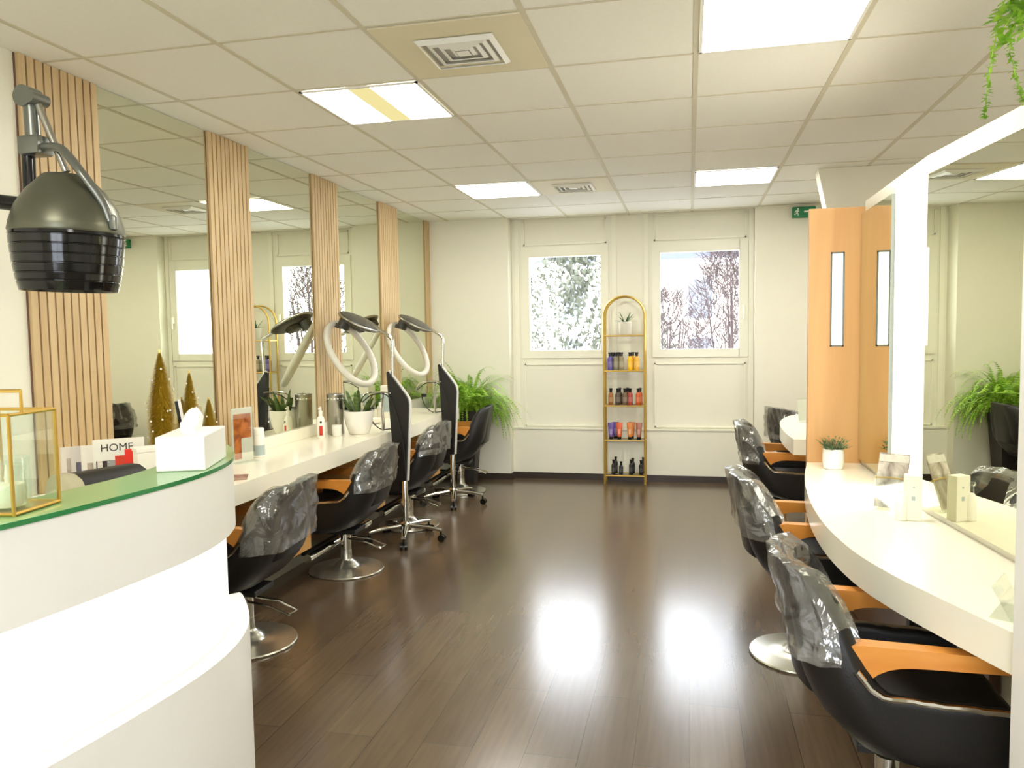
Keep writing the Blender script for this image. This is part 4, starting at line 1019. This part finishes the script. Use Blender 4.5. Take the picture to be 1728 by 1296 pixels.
# exit sign
t = thing('exit_sign', 'green running man exit sign high on the back wall by the partition', 'exit sign', (1.02, 7.60, 2.50))
bm = new(); rbox(bm, (-0.10, -0.03, -0.01), (0.10, 0.018, 0.085), 0.003); obj('housing', bm, 'exitgreen', t)
bm = new(); y0, y1 = -0.0325, -0.0302
bmesh.ops.create_circle(bm, cap_ends=True, segments=14, radius=0.0075, matrix=Matrix.Translation((-0.052, y0, 0.066)) @ Matrix.Rotation(PI / 2, 4, 'X'))
for a, b, w in [((-0.056, 0.055), (-0.062, 0.034), 0.006), ((-0.062, 0.034), (-0.05, 0.022), 0.004), ((-0.05, 0.022), (-0.053, 0.006), 0.0035), ((-0.062, 0.034), (-0.072, 0.02), 0.004), ((-0.072, 0.02), (-0.086, 0.02), 0.0035), ((-0.056, 0.053), (-0.042, 0.043), 0.003), ((-0.058, 0.053), (-0.074, 0.048), 0.003), ((-0.074, 0.048), (-0.08, 0.036), 0.003)]:
    v = Vector((b[0] - a[0], b[1] - a[1])).normalized(); s = Vector((-v.y, v.x)) * w
    plate(bm, [(a[0] - s.x, a[1] - s.y), (b[0] - s.x, b[1] - s.y), (b[0] + s.x, b[1] + s.y), (a[0] + s.x, a[1] + s.y)], 'y', y0, y1)
plate(bm, [(0.0, 0.034), (0.04, 0.034), (0.04, 0.022), (0.072, 0.041), (0.04, 0.06), (0.04, 0.048), (0.0, 0.048)], 'y', y0, y1)
obj('pictogram', bm, 'pot', t)

# ------------------------------------------------------------------ gold arched shelf with products
SX0, SX1, SYF, SYB = -0.803, -0.415, 7.515, 7.672
t = thing('shelf_rack', 'slim gold arched metal shelf rack between the two windows', 'shelf', (-0.609, 7.6, 0))
inv4 = Matrix.Translation((0.609, -7.6, 0))
r0 = (SX1 - SX0) / 2; cx = (SX0 + SX1) / 2
for y in (SYF, SYB):
    pts = [(SX0, y, 0), (SX0, y, 1.2)] + [(cx - r0 * cos(PI * k / 20), y, 1.625 + (r0 - 0.005) * sin(PI * k / 20)) for k in range(21)] + [(SX1, y, 1.2), (SX1, y, 0)]
    bm = new(); tube(bm, pts, 0.0095, 8); o = obj('arch_frame', bm, 'goldpaint', t, True); o.matrix_parent_inverse = inv4
SH = [0.087, 0.431, 0.767, 1.105, 1.445]
for z in SH:
    bm = new(); box(bm, (SX0 + 0.01, SYF + 0.006, z - 0.006), (SX1 - 0.01, SYB - 0.006, z)); o = obj('glass_shelf', bm, 'glass', t); o.matrix_parent_inverse = inv4
    bm = new()
    tube(bm, [(SX0, SYF, z - 0.008), (SX1, SYF, z - 0.008)], 0.007, 8); tube(bm, [(SX0, SYB, z - 0.008), (SX1, SYB, z - 0.008)], 0.007, 8)
    tube(bm, [(SX0, SYF, z - 0.008), (SX0, SYB, z - 0.008)], 0.007, 8); tube(bm, [(SX1, SYF, z - 0.008), (SX1, SYB, z - 0.008)], 0.007, 8)
    o = obj('shelf_rail', bm, 'goldpaint', t); o.matrix_parent_inverse = inv4

t = thing('potted_succulent', 'spiky green plant in a cream pot on top of the gold shelf', 'potted plant', (-0.60, 7.59, SH[4] + 0.001))
bm = new(); lathe(bm, [(0.055, 0), (0.058, 0.003), (0.068, 0.12), (0.064, 0.125), (0.06, 0.11), (0.001, 0.11)], n=32); obj('pot', bm, 'hose', t, True)
r = random.Random(4); bm = new()
for k in range(14):
    a = 2 * PI * k / 14 + r.uniform(-.2, .2); e = r.uniform(0.25, 1.2)
    blade(bm, (0.01 * cos(a), 0.01 * sin(a), 0.11), (cos(a) * cos(e), sin(a) * cos(e), sin(e)), r.uniform(0.10, 0.15), 0.010, 0.35, a, n=6)
obj('leaf', bm, 'aloe', t, True)['kind'] = 'stuff'

bcol = {}
def colmat(rgb, rough=0.3):
    k = (rgb, rough)
    if k not in bcol: bcol[k] = mat('product_%d' % len(bcol), rgb, rough, var=0.08)
    return bcol[k]
def bottle(x, y, z, rgb, label, H=0.135, R=0.026, group='shampoo bottles on the gold shelf'):
    t = thing('shampoo_bottle', label, 'bottle', (x, y, z + 0.001), 0, group)
    bm = new(); lathe(bm, [(R * 0.94, 0), (R, 0.004), (R, H * 0.8), (R * 0.8, H * 0.92), (R * 0.45, H), (0.001, H)], n=20); obj('bottle', bm, colmat(rgb), t, True)
    bm = new(); lathe(bm, [(R * 0.55, H), (R * 0.55, H + 0.022), (R * 0.68, H + 0.024), (R * 0.68, H + 0.036), (0.001, H + 0.037)], n=16); obj('cap', bm, 'blackp', t, True)
    bm = new(); lathe(bm, [(R * 1.012, H * 0.22), (R * 1.012, H * 0.62)], n=20, cap=False); obj('label_band', bm, colmat(tuple(min(255, int(c * 0.8 + 50)) for c in rgb), 0.5), t, True)
for x, rgb, nm in [(-0.748, (92, 80, 140), 'purple'), (-0.692, (128, 120, 96), 'first grey'), (-0.638, (138, 128, 98), 'second grey'), (-0.555, (236, 178, 30), 'bright yellow'), (-0.492, (222, 170, 62), 'dull yellow')]:
    bottle(x, SYF + 0.04, SH[3], rgb, '%s shampoo bottle at the front of the upper bottle shelf' % nm)
for x, rgb, nm in [(-0.726, (86, 76, 132), 'purple'), (-0.672, (124, 116, 92), 'grey'), (-0.536, (230, 174, 34), 'yellow')]:
    bottle(x, SYF + 0.11, SH[3], rgb, '%s shampoo bottle half hidden in the second row of the upper bottle shelf' % nm)
for x, rgb, nm in [(-0.742, (142, 92, 40), 'amber'), (-0.675, (78, 66, 52), 'dark brown'), (-0.606, (104, 84, 60), 'olive brown'), (-0.556, (158, 62, 52), 'red'), (-0.478, (196, 88, 40), 'orange')]:
    bottle(x, SYF + 0.04, SH[2], rgb, '%s bottle at the front of the middle shelf of the gold rack' % nm, 0.125, 0.025)
for x, rgb, nm in [(-0.662, (84, 70, 56), 'brown'), (-0.585, (110, 70, 50), 'reddish brown'), (-0.466, (186, 86, 42), 'orange')]:
    bottle(x, SYF + 0.11, SH[2], rgb, '%s bottle half hidden in the second row of the middle shelf' % nm, 0.125, 0.025)
def tubeprod(x, y, z, rgb, label):
    t = thing('cream_tube', label, 'tube', (x, y, z + 0.001), 0, 'cream tubes on the gold shelf')
    bm = new(); lathe(bm, [(0.019, 0), (0.02, 0.003), (0.02, 0.026), (0.001, 0.027)], n=18); obj('cap', bm, 'blackp', t, True)
    bm = new(); rings = []
    for k in range(9):
        u = k / 8; rx = 0.021 + 0.011 * u; ry = 0.021 * (1 - u) + 0.0015
        rings.append([Vector((rx * cos(2*PI*i/20), ry * sin(2*PI*i/20), 0.027 + 0.135 * u)) for i in range(20)])
    loft(bm, rings, True, True); obj('tube', bm, colmat(rgb), t, True, ang=60)
    bm = new(); y1 = -0.0165
    bm.faces.new([bm.verts.new(v) for v in ((-0.012, -0.0212, 0.05), (0.012, -0.0212, 0.05), (0.014, -0.0135, 0.1), (-0.014, -0.0135, 0.1))]); obj('label_patch', bm, colmat(tuple(min(255, int(c * 0.7 + 76)) for c in rgb), 0.5), t)
for x, y, rgb, lb in [(-0.742, 0.04, (96, 72, 140), 'purple cream tube standing at the left of the tube shelf'), (-0.705, 0.10, (92, 70, 134), 'purple cream tube behind the orange one on the tube shelf'), (-0.662, 0.04, (206, 92, 48), 'orange red cream tube beside the purple ones'),
                  (-0.560, 0.04, (200, 120, 50), 'golden orange cream tube on the tube shelf'), (-0.545, 0.10, (190, 110, 50), 'golden orange cream tube half hidden behind its twin'), (-0.474, 0.04, (160, 98, 78), 'mauve brown cream tube at the right of the tube shelf')]:
    tubeprod(x, SYF + y, SH[1], rgb, lb)
for x, y, H, lb in [(-0.722, 0.05, 0.105, 'black bottle at the left front of the lowest gold shelf'), (-0.705, 0.11, 0.125, 'taller black bottle behind the left one on the lowest shelf'), (-0.648, 0.05, 0.09, 'short slim black bottle second on the lowest shelf'),
                (-0.552, 0.05, 0.11, 'black bottle third on the lowest gold shelf'), (-0.538, 0.11, 0.115, 'black bottle half hidden behind the third on the lowest shelf'), (-0.455, 0.05, 0.105, 'black bottle at the right front of the lowest shelf'), (-0.438, 0.11, 0.125, 'taller black bottle behind the right one on the lowest shelf')]:
    bottle(x, SYF + y, SH[0], (26, 25, 24), lb, H, 0.02, 'black bottles on the lowest gold shelf')

# ------------------------------------------------------------------ outside the windows
M['snow'] = mat('snow_ground', (236, 238, 244), 0.9, var=0.03)
M['facade'] = mat('cream_facade', (188, 178, 162), 0.8, var=0.03)
M['slate'] = mat('slate_roof', (76, 80, 92), 0.7, var=0.06)
M['pane'] = mat('house_pane', (92, 96, 104), 0.6, var=0.05)
M['twig'] = mat('reddish_twig', (66, 54, 52), 0.9, var=0.3)
M['twig2'] = mat('grey_green_foliage', (76, 78, 64), 0.9, var=0.5, scale=3)
M['bulb'] = emit('garland_light', (255, 252, 244), 9.0)
bm = new(); box(bm, (-30, 8.05, -0.9), (30, 60, -0.8)); box(bm, (-30, -40, -0.9), (30, FY - 0.2, -0.8)); struct('ground', bm, 'snow')
t = thing('house', 'cream town house with a grey slate roof seen through the right window', 'building', (-1.0, 30, -0.8))
bm = new(); box(bm, (-7, 0, 0), (5.5, 8, 4.9)); obj('wall', bm, 'facade', t)
bm = new(); plate(bm, [(-7.3, 4.9), (5.8, 4.9), (4.9, 6.4), (-6.4, 6.4)], 'y', -0.3, 8.3); obj('roof', bm, 'slate', t)
bm = new(); box(bm, (-7.2, -0.25, 4.65), (5.7, 0, 4.9)); obj('cornice', bm, 'white', t)
for i in range(5):
    for j in range(2):
        x = -5.8 + i * 2.4; z = 0.5 + j * 2.2
        bm = new(); box(bm, (x - 0.6, -0.1, z - 0.1), (x + 0.6, 0.0, z + 1.6)); w = obj('window_surround', bm, 'white', t)
        bm = new(); box(bm, (x - 0.42, -0.14, z), (x + 0.42, -0.101, z + 1.45)); obj('pane', bm, 'pane', w)

def bush(name, label, loc, rx, ry, h, n, mname, seed, leafy=0.0, cat='shrub'):
    r = random.Random(seed); t = thing(name, label, cat, loc)
    bm = new()
    for k in range(n):
        a = r.uniform(0, 2 * PI); q = math.sqrt(r.random()); u = r.random() ** 0.7
        env = (1 - (u * 2 - 0.9) ** 2 * 0.55)
        p = Vector((rx * q * cos(a) * env, ry * q * sin(a) * env, u * h))
        d = Vector((p.x * 0.5 / rx + r.uniform(-.7, .7), r.uniform(-.7, .7), r.uniform(0.1, 1.2))).normalized()
        L = r.uniform(0.12, 0.38) * (0.5 if leafy else 1); w = r.uniform(0.004, 0.009) if not leafy else r.uniform(0.02, 0.05)
        s = d.cross(Vector((r.uniform(-1, 1), 1, r.uniform(-1, 1)))).normalized() * w
        bm.faces.new([bm.verts.new(v) for v in (p - s, p + s, p + d * L + s * 0.3, p + d * L - s * 0.3)])
    obj('twigs' if not leafy else 'foliage', bm, mname, t)
    bm = new()
    for k in range(9):
        a = r.uniform(0, 2 * PI); tube(bm, [(0.06 * cos(a), 0.06 * sin(a), 0), (rx * 0.35 * cos(a), ry * 0.35 * sin(a), h * 0.5), (rx * 0.6 * cos(a), ry * 0.6 * sin(a), h * 0.85)], [0.03, 0.018, 0.006], 6)
    obj('stem', bm, mname, t)
    return t
bush('bare_shrub', 'tall bare reddish shrub outside the right half of the right window', (0.62, 11.4, -0.8), 0.72, 0.6, 3.6, 2700, 'twig', 31)
bush('bare_shrub', 'low bare reddish shrub outside the lower left of the right window', (-0.35, 12.6, -0.8), 0.8, 0.4, 2.85, 1300, 'twig', 32)
bush('evergreen_tree', 'grey green tree with snow outside the left window', (-1.85, 14.6, -0.8), 1.6, 0.9, 4.0, 2600, 'twig2', 33, 1.0, 'tree')
# white fairy-light garlands hanging in front of that tree
r = random.Random(77)
def garland(label, strands, name='light_garland'):
    t = thing(name, label, 'garland', strands[0][0], 0, 'white light garlands outside the left window')
    o = Vector(strands[0][0]); bm = new(); wm = new()
    for pts, dens, spread, sz in [(s[1], s[2], s[3], s[4]) for s in strands]:
        P = smooth_path([Vector(p) - o for p in pts], 12)
        tube(wm, P, 0.004, 4)
        for p in P:
            for q in range(dens):
                c = p + Vector((r.gauss(0, spread), r.gauss(0, spread), r.gauss(0, spread)))
                bmesh.ops.create_icosphere(bm, subdivisions=1, radius=sz * r.uniform(0.6, 1.2), matrix=Matrix.Translation(c))
    obj('bulbs', bm, 'bulb', t)['kind'] = 'stuff'
    obj('wire', wm, 'twig2', t)
a = (-1.6, 10.0, 1.0)
garland('thick white light garland swagged low across the left window', [(a, [(-1.98, 10.0, 2.45), (-1.85, 10.0, 2.0), (-1.72, 10.0, 1.65), (-1.45, 10.0, 1.45), (-1.28, 10.0, 1.75), (-1.18, 10.0, 2.1), (-1.10, 10.0, 2.6)], 7, 0.028, 0.014)])
garland('second white light garland looping just below the first outside', [(a, [(-2.02, 10.15, 2.3), (-1.86, 10.15, 1.6), (-1.7, 10.15, 1.3), (-1.48, 10.15, 1.18), (-1.3, 10.15, 1.35), (-1.16, 10.15, 1.8), (-1.06, 10.15, 2.5)], 5, 0.022, 0.012)])
cur_str = []
for k in range(9):
    x = -2.12 + k * 0.052
    cur_str.append(((-1.9, 10.2, 1.0), [(x, 10.6, 2.6 - 0.03 * k), (x + 0.02, 10.6, 1.8), (x + 0.02, 10.6, 1.2), (x + 0.03, 10.6, 0.8)], 2, 0.02, 0.012))
garland('dense white light curtain hanging at the left side of the left window', cur_str, 'light_curtain')

for o in list(C.objects):
    if o.name.split('.')[0] in ('label_band', 'red_label', 'logo_mark', 'label_patch', 'rim_band', 'printed_band', 'printed_mark', 'photo', 'price_card', 'header') and o.parent:
        host = next((k for k in kids(o.parent) if k.name.split('.')[0] in ('bottle', 'can', 'tube', 'carton', 'sheet', 'flyer') or (o.name.startswith('rim_band') and k.name.startswith('body'))), None)
        if host and host is not o: o.parent = host

# ------------------------------------------------------------------ world, camera, colour management
w = bpy.data.worlds.new('overcast_sky'); S.world = w; w.use_nodes = True
bg = w.node_tree.nodes['Background']; bg.inputs['Color'].default_value = lin((244, 247, 255)); bg.inputs['Strength'].default_value = 13.0

F, YAW, PITCH, ROLL, CH = 1311.78, 0.22455, 0.0668, -0.0157, 1.4897
cy, sy, cp, sp = cos(YAW), sin(YAW), cos(PITCH), sin(PITCH)
fw = Vector((-sy * cp, cy * cp, -sp)); rt = Vector((cy, sy, 0)); up = rt.cross(fw)
rr = rt * cos(ROLL) + up * sin(ROLL); uu = -rt * sin(ROLL) + up * cos(ROLL)
cd = bpy.data.cameras.new('camera'); cam = bpy.data.objects.new('camera', cd); C.objects.link(cam)
cd.sensor_width = 36; cd.sensor_fit = 'HORIZONTAL'; cd.lens = F / 1728 * 36; cd.clip_start = 0.05
mw = Matrix.Identity(4)
for i, v in enumerate((rr, uu, -fw)):
    for k in range(3): mw[k][i] = v[k]
mw.translation = Vector((0, 0, CH)); cam.matrix_world = mw
S.camera = cam
S.view_settings.view_transform = 'Standard'; S.view_settings.look = 'None'; S.view_settings.gamma = 1; S.view_settings.use_curve_mapping = False
S.view_settings.exposure = -0.14
S.cycles.max_bounces = 10; S.cycles.diffuse_bounces = 5; S.cycles.glossy_bounces = 6; S.cycles.transparent_max_bounces = 24
S.cycles.sample_clamp_indirect = 6.0; S.cycles.use_denoising = True
